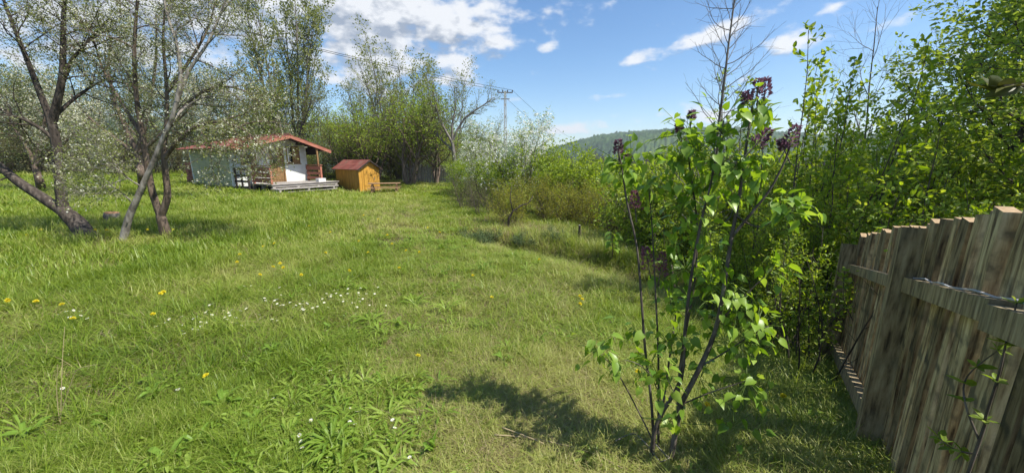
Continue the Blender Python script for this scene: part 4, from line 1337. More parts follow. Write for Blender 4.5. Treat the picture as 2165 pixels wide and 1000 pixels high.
pms = [plank_mesh(100 + k) for k in range(12)]
tt = -1.75
k = 0
while tt < 2.15:
    p = FD * tt + FN * rgf.uniform(-.004, .003)
    link('plank', pms[k % 12] if k % 5 else pms[(k * 7) % 12], pfen, (p.x, p.y, fz(tt) + .02 + rgf.normal(0, .004)), (rgf.normal(0, .008), rgf.normal(0, .012), yaw))
    tt += .1125 + rgf.uniform(-.006, .008)
    k += 1


def fbox(name, t0, t1, n0, n1, z0, z1, mat, label=None):
    """a timber along the fence line: t along it, n out towards the lawn, z above the falling ground"""
    v = [F_loc(t, n, z + fz(t)) for z in (z0, z1) for n in (n0, n1) for t in (t0, t1)]
    o = MB().add(v, [np.array([(0, 2, 3, 1), (4, 5, 7, 6), (0, 1, 5, 4), (2, 6, 7, 3), (0, 4, 6, 2), (1, 3, 7, 5)])]).obj(name, mat, pfen)
    if label: o['label'] = label
    return o


F_loc = lambda t, n, z: FD * t + FN * n + Vector((0, 0, z))
fbox('post', -.045, .045, .024, .115, -.2, 1.27, M['fence_post'], 'thick square fence post')
fbox('post', 1.93, 2.05, .024, .13, -.2, 1.2, M['fence_post'])
fbox('post', -2.06, -1.95, .024, .13, -.2, 1.25, M['fence_post'])
fbox('rail', -.97, -.047, .026, .075, .945, 1.02, M['fence_post'])
fbox('rail', -1.94, -.98, .028, .085, .925, 1.005, M['fence_post'])
fbox('rail', .047, 1.928, .026, .07, .94, 1.01, M['fence_post'])
fbox('rail', .047, 1.928, .026, .078, .12, .22, M['fence_post'])
wq = [F_loc(t, .05 + .01 * math.sin(t * 9), fz(t) + 1.027 + .004 * math.sin(t * 23)) for t in np.linspace(-1.8, -.06, 24)]
MB().tube(wq, .0035, 5).obj('wire', M['steel'], pfen)

# thin elder stems growing in front of the fence
ks = {'l': ('crown', M['leaf_hornbeam'], OVAL, .06, .6, .1)}


def sprig(seed, label, base, paths, leaf_n, mat, size, r=.006, name='sapling', spread=.02):
    pl = Plant(seed)
    pl.part()
    for i, pa in enumerate(paths):
        q = smooth([Vector(p) for p in pa])
        kk = 0 if i == 0 else pl.part()
        pl.limb(q, lin(r * (1 if i == 0 else .7), .0015, len(q)), kk, 6)
        for t0 in np.linspace(.35, 1, leaf_n):
            p, tg = at_t(q, t0)
            for j in range(5):
                a = j * 1.257 + t0 * 9
                x = tg.cross(Vector((.2, .1, .97))).normalized(); y = tg.cross(x)
                pl.leaf.append((p, (x * math.cos(a) + y * math.sin(a)) * .9 + tg * .45, 'l'))
    t = thing(name, label, 'sapling', base)
    for nm, me in plant_parts(pl, M['stem_lilac'], {'l': ('crown', mat, OVAL, size, .6, .15)}, ('stem', 'branch')):
        link(nm, me, t)
    return t


b = Vector((1.31, .92, gz(1.31, .92)))
rel = lambda px, py, Y: tuple(P(px, py, Y) - b)
sprig(81, 'thin dark sapling with whorled leaves growing before the near fence planks', b,
      [[(0, 0, -.03), rel(2068, 940, .93), rel(2084, 880, .93), rel(2112, 790, .92), rel(2128, 720, .92), rel(2150, 640, .91)], [rel(2070, 930, .93), rel(2040, 850, .98), rel(2045, 795, 1.0), rel(2110, 740, .94)],
       [rel(2066, 960, .93), rel(2020, 950, .99), rel(1985, 925, 1.06)]], 4, M['leaf_hornbeam'], .034, .0045)
b = hit(1790, 800); rel = lambda px, py, Y: tuple(P(px, py, Y) - b)
b = Vector((b.x - .05, b.y - .05, gz(b.x - .05, b.y - .05)))
sprig(82, 'leafy green sapling growing against the far planks of the fence', b,
      [[(0, 0, -.03), (.02, 0, .35), (.0, .02, .7), (.05, .03, 1.05), (.03, .02, 1.35)], [(.01, 0, .3), (.12, -.05, .55), (.2, -.08, .85)], [(.0, .01, .5), (-.14, .02, .75), (-.2, .0, 1.0)], [(.01, .0, .2), (.18, -.1, .35), (.3, -.14, .5)]], 7, M['leaf_bush'], .05, .008)
# leafless suckers and rubbish twigs at the dark fence corner
b = hit(1735, 800)
pl = Plant(83)
pl.part()
for i in range(14):
    a = i * 2.4
    q = grow(pl.rng, Vector((math.cos(a) * .2, math.sin(a) * .2, -.03)), Vector((math.cos(a) * .35, math.sin(a) * .35, 1)), pl.rng.uniform(.8, 1.7), 7, .07, .02)
    kk = 0 if i == 0 else pl.part()
    rr = lin(.008, .002, len(q))
    pl.limb(q, rr, kk, 5)
    pl.ramify(q, rr, [dict(n=6, len=.35, ang=48, t0=.2, r=.003, seg=4, wob=.12, sides=3, leaf=[('l', 3, .3, .03)])], 0, kk)
t = thing('brushwood_shrub', 'dark brushwood shrub with few leaves at the far foot of the plank fence', 'shrub', b)
for nm, me in plant_parts(pl, M['bark_dark'], {'l': ('crown', M['leaf_bush'], OVAL, .04, .5, .1)}, ('stem', 'stem')): link(nm, me, t)

# ------------------------------------------------------------------ the lilac
LB = hit(1405, 968)
lil = thing('lilac_shrub', 'young lilac shrub with dark purple flower buds and heart shaped leaves', 'lilac', LB)
lrel = lambda p: P(*p) - LB
STEMS = [  # survey points (pixel, pixel, distance), base radius, tip radius
    ([(1382, 975, 1.72), (1378, 860, 1.74), (1364, 740, 1.76), (1355, 620, 1.78), (1346, 520, 1.80), (1325, 425, 1.82), (1314, 350, 1.84), (1306, 318, 1.85)], .010, .004),
    ([(1392, 975, 1.74), (1392, 880, 1.78), (1392, 760, 1.82), (1388, 660, 1.85), (1383, 560, 1.88), (1378, 470, 1.9), (1372, 400, 1.92)], .009, .003),
    ([(1378, 985, 1.68), (1382, 920, 1.68), (1402, 868, 1.7), (1440, 800, 1.72), (1448, 700, 1.72), (1462, 580, 1.74), (1482, 470, 1.76), (1500, 400, 1.78), (1516, 320, 1.8), (1530, 255, 1.82)], .016, .004),
    ([(1415, 985, 1.66), (1432, 890, 1.66), (1442, 850, 1.66), (1478, 780, 1.66), (1512, 700, 1.67), (1530, 610, 1.68), (1545, 510, 1.70), (1562, 420, 1.72), (1572, 350, 1.74), (1582, 280, 1.76), (1592, 215, 1.78)], .019, .005),
    ([(1548, 500, 1.70), (1585, 455, 1.68), (1625, 405, 1.66), (1655, 350, 1.65), (1672, 305, 1.64)], .009, .004),
    ([(1432, 890, 1.66), (1436, 800, 1.70), (1446, 720, 1.76), (1468, 600, 1.82), (1474, 480, 1.86), (1462, 380, 1.88), (1450, 290, 1.9)], .010, .004),
    ([(1400, 870, 1.72), (1412, 780, 1.8), (1424, 700, 1.9), (1430, 640, 1.95), (1420, 560, 2.0)], .008, .003),
    ([(1385, 940, 1.70), (1340, 850, 1.72), (1300, 780, 1.74), (1262, 742, 1.74)], .006, .003),
    ([(1520, 680, 1.67), (1560, 640, 1.66), (1600, 600, 1.65), (1632, 570, 1.64)], .005, .002),
    ([(1556, 455, 1.71), (1600, 480, 1.66), (1645, 462, 1.62), (1680, 440, 1.6)], .005, .002),
    ([(1480, 775, 1.66), (1540, 740, 1.62), (1600, 700, 1.60), (1625, 690, 1.60)], .005, .002),
    ([(1440, 855, 1.66), (1500, 830, 1.64), (1560, 810, 1.62), (1590, 800, 1.62)], .005, .002),
    ([(1404, 865, 1.7), (1380, 800, 1.62), (1350, 770, 1.6), (1320, 760, 1.6)], .004, .002),
    ([(1442, 850, 1.66), (1420, 820, 1.6), (1408, 790, 1.58)], .004, .002)]
lil_pts = []
for pts, ra, rb in STEMS:
    q = smooth([lrel(p) for p in pts], 3)
    lil_pts += q[len(q) // 4:]
    MB().tube(q, lin(ra * .8, rb * .8, len(q)), 7).obj('stem', M['stem_lilac'], lil, True)
# leaves, each one an object
xs_ = np.array([-.06, .02, .22, .48, .74, 1.0])
hw = [0, .24, .37, .33, .17, 0]


def heart_leaf(seed):
    r = np.random.default_rng(seed)
    cur, fold = r.uniform(.10, .35), r.uniform(.10, .4)
    mid, ri, le = [], [], []
    for k in range(6):
        x = max(xs_[k], 0) if k in (0, 1) else xs_[k]
        mid.append((x, 0, -cur * x * x))
    v = list(mid)
    for s in (1, -1):
        for k in (1, 2, 3, 4):
            x = xs_[k] + (-.10 if k == 1 else -.02)
            v.append((x, s * hw[k], -cur * x * x + fold * hw[k] + r.normal(0, .015)))
    f = []
    for o, s in ((6, 1), (10, -1)):
        f += [(0, o, 1), (1, o, o + 1, 2), (2, o + 1, o + 2, 3), (3, o + 2, o + 3, 4), (4, o + 3, 5)]
    f = [t if i < 5 else t[::-1] for i, t in enumerate(f)]
    tri = np.array([t for t in f if len(t) == 3]); quad = np.array([t for t in f if len(t) == 4])
    return MB().add(v, [tri, quad]).mesh('leaf', M['leaf_lilac'], True), (np.array(v, float), [tri, quad])


hearts, heart_shapes = zip(*[heart_leaf(200 + k) for k in range(10)])
CL = [(1450, 285, 1.9, 16, .10), (1478, 320, 1.86, 12, .10), (1440, 340, 1.88, 10, .09), (1530, 285, 1.82, 16, .10), (1560, 350, 1.76, 18, .10), (1585, 380, 1.74, 10, .08),
      (1592, 235, 1.77, 10, .06), (1520, 350, 1.8, 12, .09), (1610, 330, 1.68, 5, .06), (1315, 350, 1.84, 14, .08), (1335, 330, 1.86, 9, .07), (1365, 395, 1.92, 9, .07), (1660, 450, 1.6, 11, .07), (1690, 430, 1.6, 6, .06),
      (1632, 572, 1.64, 8, .05), (1440, 445, 1.86, 14, .09), (1480, 490, 1.8, 10, .1), (1450, 570, 1.9, 12, .1), (1515, 545, 1.72, 8, .07), (1500, 600, 1.72, 9, .08), (1400, 500, 1.9, 5, .08),
      (1420, 640, 1.9, 8, .08), (1560, 650, 1.68, 12, .09), (1600, 690, 1.61, 11, .08), (1260, 740, 1.74, 10, .08), (1300, 770, 1.74, 6, .07), (1580, 808, 1.62, 12, .08), (1530, 720, 1.66, 9, .09),
      (1450, 730, 1.72, 7, .08), (1375, 770, 1.66, 9, .08), (1395, 800, 1.6, 8, .07), (1430, 880, 1.62, 4, .04), (1345, 700, 1.77, 4, .06), (1550, 900, 1.7, 6, .1), (1500, 425, 1.78, 8, .08), (1470, 660, 1.8, 8, .09), (1410, 720, 1.8, 7, .08), (1540, 600, 1.7, 7, .09), (1575, 720, 1.66, 7, .08), (1480, 800, 1.7, 6, .08), (1400, 590, 1.9, 6, .07), (1460, 400, 1.88, 8, .09)]
rl_ = random.Random(77)
nl, n_obj, rest = 0, 0, MB()
axis = LB + Vector((.1, .05, 1.0))
for px, py, Y, n, sp in CL:
    n = int(n * 2.6)
    c = P(px, py, Y)
    tw = MB()
    near = min(lil_pts, key=lambda q_: (q_ - (c - LB)).length + max(0, q_.z - (c - LB).z + .03) * 2)
    if (near - (c - LB)).length > .015:
        mid_ = near.lerp(c - LB, .5) + Vector((0, 0, -.012))
        tw.tube([near, mid_, c - LB], [.0028, .0022, .0016], 4)
    for i in range(n):
        p = c + Vector((rl_.gauss(0, sp * .62), rl_.gauss(0, sp * .7), rl_.gauss(0, sp * .62)))
        out = (p - c) * 6 + (c - Vector((axis.x, axis.y, c.z))) * .5 + rvec(rl_) * .35
        out.z -= .45
        d = out.normalized()
        up = Vector((0, 0, 1)) + rvec(rl_) * .35
        y = up.cross(d).normalized()
        z = d.cross(y)
        s = rl_.uniform(.035, .064)
        mt = Matrix.Translation(p - LB) @ Matrix((d, y, z)).transposed().to_4x4() @ Matrix.Scale(s, 4)
        if i < n * .35 and n_obj < 300:
            n_obj += 1
            link('leaf', hearts[nl % 10], lil).matrix_local = mt
        else:
            hv, hf = heart_shapes[nl % 10]
            rest.add([mt @ Vector(q_) for q_ in hv], hf)
        tw.tube([c - LB + (p - c) * .1, (c - LB).lerp(p - LB, .6) + Vector((0, 0, .006)), p - LB], .0013, 3)
        nl += 1
    if tw.v: tw.obj('twig', M['flower_stalk'], lil)
set_props(rest.obj('leaves', M['leaf_lilac'], lil, True), kind='stuff')
# flower panicles
PAN = [(1602, 190, 1.78, .12, (-.1, 0, 1), 'd'), (1578, 208, 1.78, .07, (-.3, 0, 1), 'd'), (1618, 185, 1.79, .11, (.1, .2, 1), 'd'), (1612, 292, 1.68, .12, (.5, 0, .6), 'd'), (1674, 290, 1.64, .13, (.35, 0, .9), 'd'), (1655, 308, 1.66, .07, (-.4, 0, .7), 'd'),
       (1308, 312, 1.85, .09, (-.1, 0, 1), 'd'), (1326, 340, 1.86, .07, (.1, 0, 1), 'd'), (1462, 245, 1.9, .055, (0, 0, 1), 'd'), (1436, 272, 1.9, .05, (-.3, 0, 1), 'd'), (1342, 425, 1.86, .13, (-.15, 0, 1), 'p'), (1368, 545, 1.88, .16, (-.25, 0, 1), 'p'), (1398, 560, 1.9, .17, (.1, .1, 1), 'p')]
npr = np.random.default_rng(5)
for px, py, Y, L, d, kind in PAN:
    c = P(px, py, Y) - LB
    d = Vector(d).normalized()
    n, L = 160, L * .74
    t = npr.random(n)
    rad = (.27 * L) * (1 - t) ** .7 * npr.uniform(.4, 1.0, n) + .003
    a = npr.random(n) * 6.28
    x = Vector(d.cross(Vector((.3, .9, .1)))).normalized(); y = d.cross(x)
    dirs = np.cos(a)[:, None] * np.array(x) + np.sin(a)[:, None] * np.array(y)
    pos = np.array(c)[None] + ((t - .5) * L)[:, None] * np.array(d)[None] + rad[:, None] * dirs
    mb = place_many(MB(), DIAMOND, pos, dirs + np.array(d)[None] * .6, npr.uniform(.012, .021, n), npr, .2)
    mb.obj('flower_panicle', M['lilac_bud'] if kind == 'd' else M['lilac_pink'], lil)
    b0_ = c - d * (L * .5)
    MB().tube([b0_ - d * .06, b0_, c + d * (L * .4)], [.003, .003, .001], 4).obj('flower_stalk', M['stem_lilac'], lil)

# small sapling with big leaves on the bank, post stub, fallen sticks
b = hit(1293, 556)
sp_ = thing('lilac_sapling', 'knee high lilac sapling with big pale leaves on the bank', 'sapling', b)
MB().tube([(0, 0, -.03), (.01, 0, .2), (-.01, 0, .36), (.0, 0, .52)], [.009, .008, .006, .003], 6).obj('stem', M['stem_lilac'], sp_)
for i in range(16):
    h_ = .22 + .32 * (i / 15) + rl_.uniform(-.03, .03)
    a = i * 2.5
    d = Vector((math.cos(a), math.sin(a), -.25)).normalized()
    y = (Vector((0, 0, 1)) + rvec(rl_) * .3).cross(d).normalized()
    o = link('leaf', hearts[i % 10], sp_)
    o.matrix_local = Matrix.Translation(Vector((0, 0, h_)) + d * .05) @ Matrix((d, y, d.cross(y))).transposed().to_4x4() @ Matrix.Scale(rl_.uniform(.11, .17), 4)
b = hit(1224, 514)
ps = thing('stake', 'short dark wooden stake standing in the grass of the bank', 'stake', b)
MB().tube([(0, 0, -.1), (.005, 0, .2), (0, 0, .36)], [.028, .026, .022], 6).obj('shaft', M['bark_dark'], ps)
MB().tube([(0, 0, .3605), (0, 0, .365)], [.0215, .021], 6).obj('cut_top', M['grey_wood'], ps)


def stick(name, label, pix, r0, r1, mat, lift=.03, cat='stick'):
    q = [hit(*p) + Vector((0, 0, lift)) for p in pix]
    o = MB().tube([p - q[0] for p in smooth(q)], lin(r0, r1, 4 * (len(q) - 1) + 1), 5).obj(name, mat, None, True, loc=q[0])
    return set_props(o, label, cat)


stick('dry_stalk', 'long pale dry stalk lying in the grass left of the lilac foot', [(1045, 933), (1110, 938), (1180, 952), (1250, 972), (1315, 1005)], .004, .0035, M['straw'], .045)
stick('dry_stalk', 'short pale dry stalk crossing the long one near its tip', [(1062, 922), (1105, 938), (1150, 957)], .004, .003, M['straw'], .06)
stick('dead_twig', 'pale dead twig lying at the foot of the lilac', [(1300, 958), (1335, 942), (1360, 960), (1390, 1000)], .0035, .002, M['bark_pale'], .08)
stick('dead_twig', 'bent pale twig just before the lilac foot', [(1382, 960), (1405, 985), (1412, 992), (1390, 1002)], .0035, .002, M['bark_pale'], .07)
# standing dry grass stalk, lower left
b = hit(128, 905)
t = thing('dry_grass_stalk', 'tall dry straw stalk standing in the weeds near the left edge', 'dry stalk', b)
for pa in ([(128, 895, 0), (130, 820, 0), (132, 760, .02), (137, 690, .05)], [(130, 870, 0), (150, 810, 0), (165, 780, 0), (205, 770, 0)], [(126, 890, 0), (120, 830, 0), (122, 770, 0)]):
    q = smooth([P(a, c, b.y + e) - b for a, c, e in pa])
    MB().tube(q, lin(.0026, .0012, len(q)), 4).obj('stalk', M['straw'], t)
# twig with opening buds close to the lens, upper right corner
nb_ = P(2118, 182, .52)
t = thing('bud_twig', 'twig with opening green leaf buds reaching in close at the upper right', 'twig', nb_)
MB().tube(smooth([Vector(p) for p in [(.30, .05, -.03), (.14, .02, -.012), (.05, .005, 0), (0, 0, 0)]]), lin(.0042, .0025, 13), 7).obj('stem', M['bark_brown'], t, True)
bud_leaf = MB().add(*heart_shapes[3]).mesh('leaf', M['leaf_bud'], True)
for i in range(9):
    a = i * 2.4
    d = Vector((-1.0 + .3 * rl_.random(), .35 * math.cos(a), .38 * math.sin(a))).normalized()
    y = Vector((0, math.sin(a), -math.cos(a))).cross(d).normalized()
    o = link('leaf', bud_leaf, t)
    o.matrix_local = Matrix.Translation(Vector((.012 * (i % 3), 0, 0))) @ Matrix((d, y, d.cross(y))).transposed().to_4x4() @ Matrix.Diagonal((.036, .02, .03, 1))

# ------------------------------------------------------------------ grass: one object per kind, scattered by geometry nodes
def clump(seed, n, rad, h, wd, bend, segs, mat, flat=.0):
    r = np.random.default_rng(seed)
    mb = MB()
    for i in range(n):
        a, rr_ = r.random() * 6.28, rad * math.sqrt(r.random())
        p = np.array([math.cos(a) * rr_, math.sin(a) * rr_, -.01])
        ya = r.random() * 6.28
        out = np.array([math.cos(ya), math.sin(ya), 0])
        side = np.array([-out[1], out[0], 0])
        hh = h * r.uniform(.45, 1.15)
        bb = bend * r.uniform(.2, 1.4)
        v = []
        for k in range(segs + 1):
            t = k / segs
            c = p + out * (bb * hh * t * t) + np.array([0, 0, hh * (t - .38 * min(bb, 1.3) * t * t)])
            w_ = wd * (1 - t ** 1.6) * .5
            if k == segs: v.append(c)
            else: v += [c - side * w_, c + side * w_]
        fq = [(2 * k, 2 * k + 1, 2 * k + 3, 2 * k + 2) for k in range(segs - 1)]
        fs = [np.array([(2 * segs - 2, 2 * segs - 1, 2 * segs)])]
        if fq: fs.append(np.array(fq))
        mb.add(v, fs)
    return mb.mesh('blades', mat)


def rosette(seed, n, L, wd, mat, lift):
    r = np.random.default_rng(seed)
    mb = MB()
    for i in range(n):
        a = i * 2.4 + r.normal(0, .3)
        d = np.array([math.cos(a), math.sin(a), 0]); s = np.array([-d[1], d[0], 0])
        l = L * r.uniform(.6, 1.15)
        el = lift * r.uniform(.5, 1.4)
        v = []
        for k, (t, w_) in enumerate(((0, .12), (.3, .75), (.65, 1), (.88, .6), (1, 0))):
            c = d * (l * t) + np.array([0, 0, .01 + l * el * (t - .75 * t * t)])
            if k == 4: v.append(c)
            else: v += [c - s * wd * w_ * .5 + np.array([0, 0, .1 * wd * w_]), c, c + s * wd * w_ * .5 + np.array([0, 0, .1 * wd * w_])]
        fs = []
        for k in range(3):
            o = 3 * k
            fs += [(o, o + 1, o + 4, o + 3), (o + 1, o + 2, o + 5, o + 4)]
        mb.add(v, [np.array(fs), np.array([(9, 10, 12), (10, 11, 12)])])
    return mb.mesh('rosette', mat)


def sprig_clump(seed, n, h, leaf, mat):
    """small leafy herb: short stems with round leaflets"""
    r = np.random.default_rng(seed)
    mb = MB()
    pos, dr = [], []
    for i in range(n):
        a = r.random() * 6.28; rr_ = .045 * math.sqrt(r.random())
        top = np.array([math.cos(a) * (rr_ + .02), math.sin(a) * (rr_ + .02), h * r.uniform(.4, 1.1)])
        for j in range(4):
            pos.append(top * np.array([1, 1, 1 - .12 * j])); b_ = r.random() * 6.28
            dr.append((math.cos(b_), math.sin(b_), r.uniform(-.1, .5)))
    place_many(mb, OVAL, pos, dr, leaf * r.uniform(.6, 1.2, len(pos)), r, .8, 0)
    return mb.mesh('herb', mat)


def scatter(name, label, pts, scl, tint, idx, meshes, seed):
    src = bpy.data.collections.new(name + '_source')
    for k, me in enumerate(meshes):
        src.objects.link(bpy.data.objects.new('%s_kind_%02d' % (name, k), me))
    r = np.random.default_rng(seed)
    n = len(pts)
    me = bpy.data.meshes.new(name)
    me.vertices.add(n)
    me.vertices.foreach_set('co', pts.astype(np.float32).ravel())
    rot = np.c_[r.normal(0, .10, n), r.normal(0, .10, n), r.random(n) * 6.283].astype(np.float32)
    if name == 'distant_wood': rot = np.repeat(rot[::len(meshes)] * np.float32((.2, .2, 1)), len(meshes), 0)
    for nm, ty, data in (('rot', 'FLOAT_VECTOR', rot), ('scl', 'FLOAT_VECTOR', scl.astype(np.float32)), ('tint', 'FLOAT', tint.astype(np.float32)), ('idx', 'INT', idx.astype(np.int32))):
        at = me.attributes.new(nm, ty, 'POINT')
        at.data.foreach_set('vector' if ty == 'FLOAT_VECTOR' else 'value', data.ravel())
    o = link(name, me)
    set_props(o, label, None, None, 'stuff')
    ng = bpy.data.node_groups.new(name, 'GeometryNodeTree')
    ng.interface.new_socket('Geometry', in_out='INPUT', socket_type='NodeSocketGeometry')
    ng.interface.new_socket('Geometry', in_out='OUTPUT', socket_type='NodeSocketGeometry')
    N, L = ng.nodes, ng.links
    gi, go = N.new('NodeGroupInput'), N.new('NodeGroupOutput')
    ci = N.new('GeometryNodeCollectionInfo')
    ci.inputs['Collection'].default_value = src
    ci.inputs['Separate Children'].default_value = True
    ci.inputs['Reset Children'].default_value = True
    iop = N.new('GeometryNodeInstanceOnPoints')
    iop.inputs['Pick Instance'].default_value = True

    def attr(nm, ty):
        a = N.new('GeometryNodeInputNamedAttribute')
        a.data_type = ty
        a.inputs['Name'].default_value = nm
        return a.outputs['Attribute']
    e2r = N.new('FunctionNodeEulerToRotation')
    L.new(gi.outputs[0], iop.inputs['Points']); L.new(ci.outputs[0], iop.inputs['Instance'])
    L.new(attr('idx', 'INT'), iop.inputs['Instance Index'])
    L.new(attr('rot', 'FLOAT_VECTOR'), e2r.inputs[0]); L.new(e2r.outputs[0], iop.inputs['Rotation'])
    L.new(attr('scl', 'FLOAT_VECTOR'), iop.inputs['Scale']); L.new(iop.outputs[0], go.inputs[0])
    mo = o.modifiers.new('scatter', 'NODES')
    mo.node_group = ng
    return o


_lat = {}


def vnoise(x, y, f, seed):
    """smooth value noise 0..1"""
    if seed not in _lat: _lat[seed] = np.random.default_rng(seed).random((256, 256))
    g = _lat[seed]
    X, Y = x * f + 500, y * f + 500
    i, j = np.floor(X).astype(int), np.floor(Y).astype(int)
    u, v = X - i, Y - j
    u, v = u * u * (3 - 2 * u), v * v * (3 - 2 * v)
    a, b, c, d = g[i % 256, j % 256], g[(i + 1) % 256, j % 256], g[i % 256, (j + 1) % 256], g[(i + 1) % 256, (j + 1) % 256]
    return (a * (1 - u) + b * u) * (1 - v) + (c * (1 - u) + d * u) * v


def fbm(x, y, f, seed):
    return .55 * vnoise(x, y, f, seed) + .3 * vnoise(x, y, f * 2.3, seed + 1) + .15 * vnoise(x, y, f * 5.1, seed + 2)


def wedge(rng, n, r0, r1, pw=1.0):
    am = 1.75 if r1 < 5 else 1.3 if r1 < 10 else 1.12
    a = rng.uniform(-am, am, n)
    r = np.sqrt(rng.uniform(r0 ** 2, r1 ** 2, n)) if pw == 1 else r0 + (r1 - r0) * rng.random(n) ** pw
    return np.sin(a) * r, np.cos(a) * r


def outside(x, y):
    """True where lawn can grow: not under cabin, deck or shed"""
    ok = np.ones(len(x), bool)
    for (cx, cy_, th, x0, x1, y0, y1) in ((CAB.x, CAB.y, TH, -2.5, 1.95, -2.0, 4.5), (sx, sy, SH, -.02, 1.24, -.02, 2.72)):
        dx, dy = x - cx, y - cy_
        lx, ly = dx * math.cos(th) + dy * math.sin(th), -dx * math.sin(th) + dy * math.cos(th)
        ok &= ~((lx > x0) & (lx < x1) & (ly > y0) & (ly < y1))
    return ok


def fence_side(x, y):
    """signed distance from the plank fence line, positive on the lawn side"""
    return (x - F0.x) * FN.x + (y - F0.y) * FN.y


gr = np.random.default_rng(99)
GRASS = [clump(300 + k, 15, .05, .14, .0056, .8, 3, M['grass']) for k in range(5)] + [clump(320 + k, 12, .05, .17, .005, 1.15, 3, M['grass']) for k in range(3)]
GFAR = [clump(340 + k, 22, .07, .13, .008, .6, 2, M['grass']) for k in range(5)]
DRY = [clump(360 + k, 14, .06, .13, .003, 1.5, 3, M['grass_dry']) for k in range(4)]


BARE = [(*hit(px, py)[:2], w_) for px, py, w_ in ((395, 762, .55), (330, 880, .5), (600, 655, .3), (1020, 792, .45), (905, 775, .35), (730, 820, .25), (1150, 860, .35), (980, 930, .4), (200, 790, .25))]


def dry_field(x, y):
    """share of dead straw: along the lilac foot, the fence and the bank, and worn patches of the lawn"""
    d = fbm(x, y, .9, 7)
    k = .30 +   .13 * np.exp(-((x - .9) ** 2 / 1.2 + (y - 1.8) ** 2 / .7)) + .11 * np.exp(-(((x - .4) / .9) ** 2 + ((y - 2.1) / .6) ** 2)) + .10 * sstep((x + .7 - .1 * y) / 1.2) + .05 * sstep((x - .2) / 1.5) * sstep((y - 4) / 2)
    rd, rs = rim(x, y)
    k = k + .31 * sstep(rd / .8) * sstep((x + 1.6) / .8) * sstep((13 - y) / 3) + .12 * rs * np.exp(-((rd - .9) / .5) ** 2)
    for px_, py_, w_ in BARE:
        k = k + w_ * np.exp(-(((x - px_) / .42) ** 2 + ((y - py_) / .26) ** 2))
    return d + k - .5


def green_field(x, y):
    """the short trodden strip of the lawn (small herbs) against the long grass"""
    c = np.abs(x + .35 * (y - 1.2) - .25 + .5 * (vnoise(x, y, .35, 31) - .5))
    return np.exp(-(c / (.9 + .10 * y)) ** 2)


def make_grass():
    P_, S_, T_, I_ = [], [], [], []
    for n, r0, r1, sxy, sh, lo, hi, far in ((68000, .2, 3.2, .95, .95, 0, 8, 0), (48000, 3.2, 7.5, 1.45, 1.25, 0, 8, 0), (34000, 7.5, 17, 2.1, 1.25, 8, 13, 1), (36000, 17, 58, 4.6, 1.35, 8, 13, 1)):
        x, y = wedge(gr, n, r0, r1, 1 if r1 < 20 else 1.5)
        ok = outside(x, y)
        df, gf = dry_field(x, y), green_field(x, y)
        keep = ok & (gr.random(n) > np.clip(df * 1.3, 0, .6)) & (gr.random(n) > .18 * gf)
        x, y, df, gf = x[keep], y[keep], df[keep], gf[keep]
        m = len(x)
        tall = .50 + .80 * fbm(x, y, .55, 11) + .35 * (vnoise(x, y, 4.5, 61) > .72) - .28 * gf + .25 * sstep((-x - 2.5) / 3) * sstep((y - 3.5) / 2)
        rd, rs = rim(x, y)
        tall = tall + rs * (.75 * np.exp(-((rd - .85) / .35) ** 2) + .3 * (rd > .5) * (rd < 3))
        h = sh * np.clip(tall, .35, 2.0) * gr.uniform(.5, 1.45, m)
        P_.append(np.c_[x, y, ground(x, y) - .005]); S_.append(np.c_[np.full(m, sxy), np.full(m, sxy), h] * gr.uniform(.8, 1.2, (m, 1)))
        T_.append(np.clip(.12 + .75 * fbm(x, y, .8, 21) + .50 * (gr.random(m) - .5) + .12 * gf + .25 * np.clip(df, 0, .5), 0, 1))
        I_.append(gr.integers(lo, hi, m))
    scatter('grass', 'fresh spring grass covering the whole lawn', np.concatenate(P_), np.concatenate(S_), np.concatenate(T_), np.concatenate(I_), GRASS + GFAR, 1)


make_grass()


def make_dry():
    P_, S_, T_, I_ = [], [], [], []
    for n, r0, r1, sxy, sh in ((25000, .2, 4.0, 1.0, .62), (14000, 4.0, 12, 1.8, .85), (7000, 12, 30, 3.2, 1.0)):
        x, y = wedge(gr, n, r0, r1)
        df = dry_field(x, y)
        keep = outside(x, y) & (gr.random(n) < np.clip(.15 + df * 1.6, 0, .9))
        x, y = x[keep], y[keep]
        m = len(x)
        P_.append(np.c_[x, y, ground(x, y) - .005]); S_.append(np.c_[np.full(m, sxy), np.full(m, sxy), sh * gr.uniform(.5, 1.3, m) * (1 + .9 * rim(x, y)[1] * (rim(x, y)[0] > .5) * (rim(x, y)[0] < 2))] * gr.uniform(.8, 1.3, (m, 1)))
        T_.append(gr.random(m)); I_.append(gr.integers(0, len(DRY), m))
    scatter('dry_grass', 'dead straw coloured grass between the green blades', np.concatenate(P_), np.concatenate(S_), np.concatenate(T_), np.concatenate(I_), DRY, 2)


make_dry()


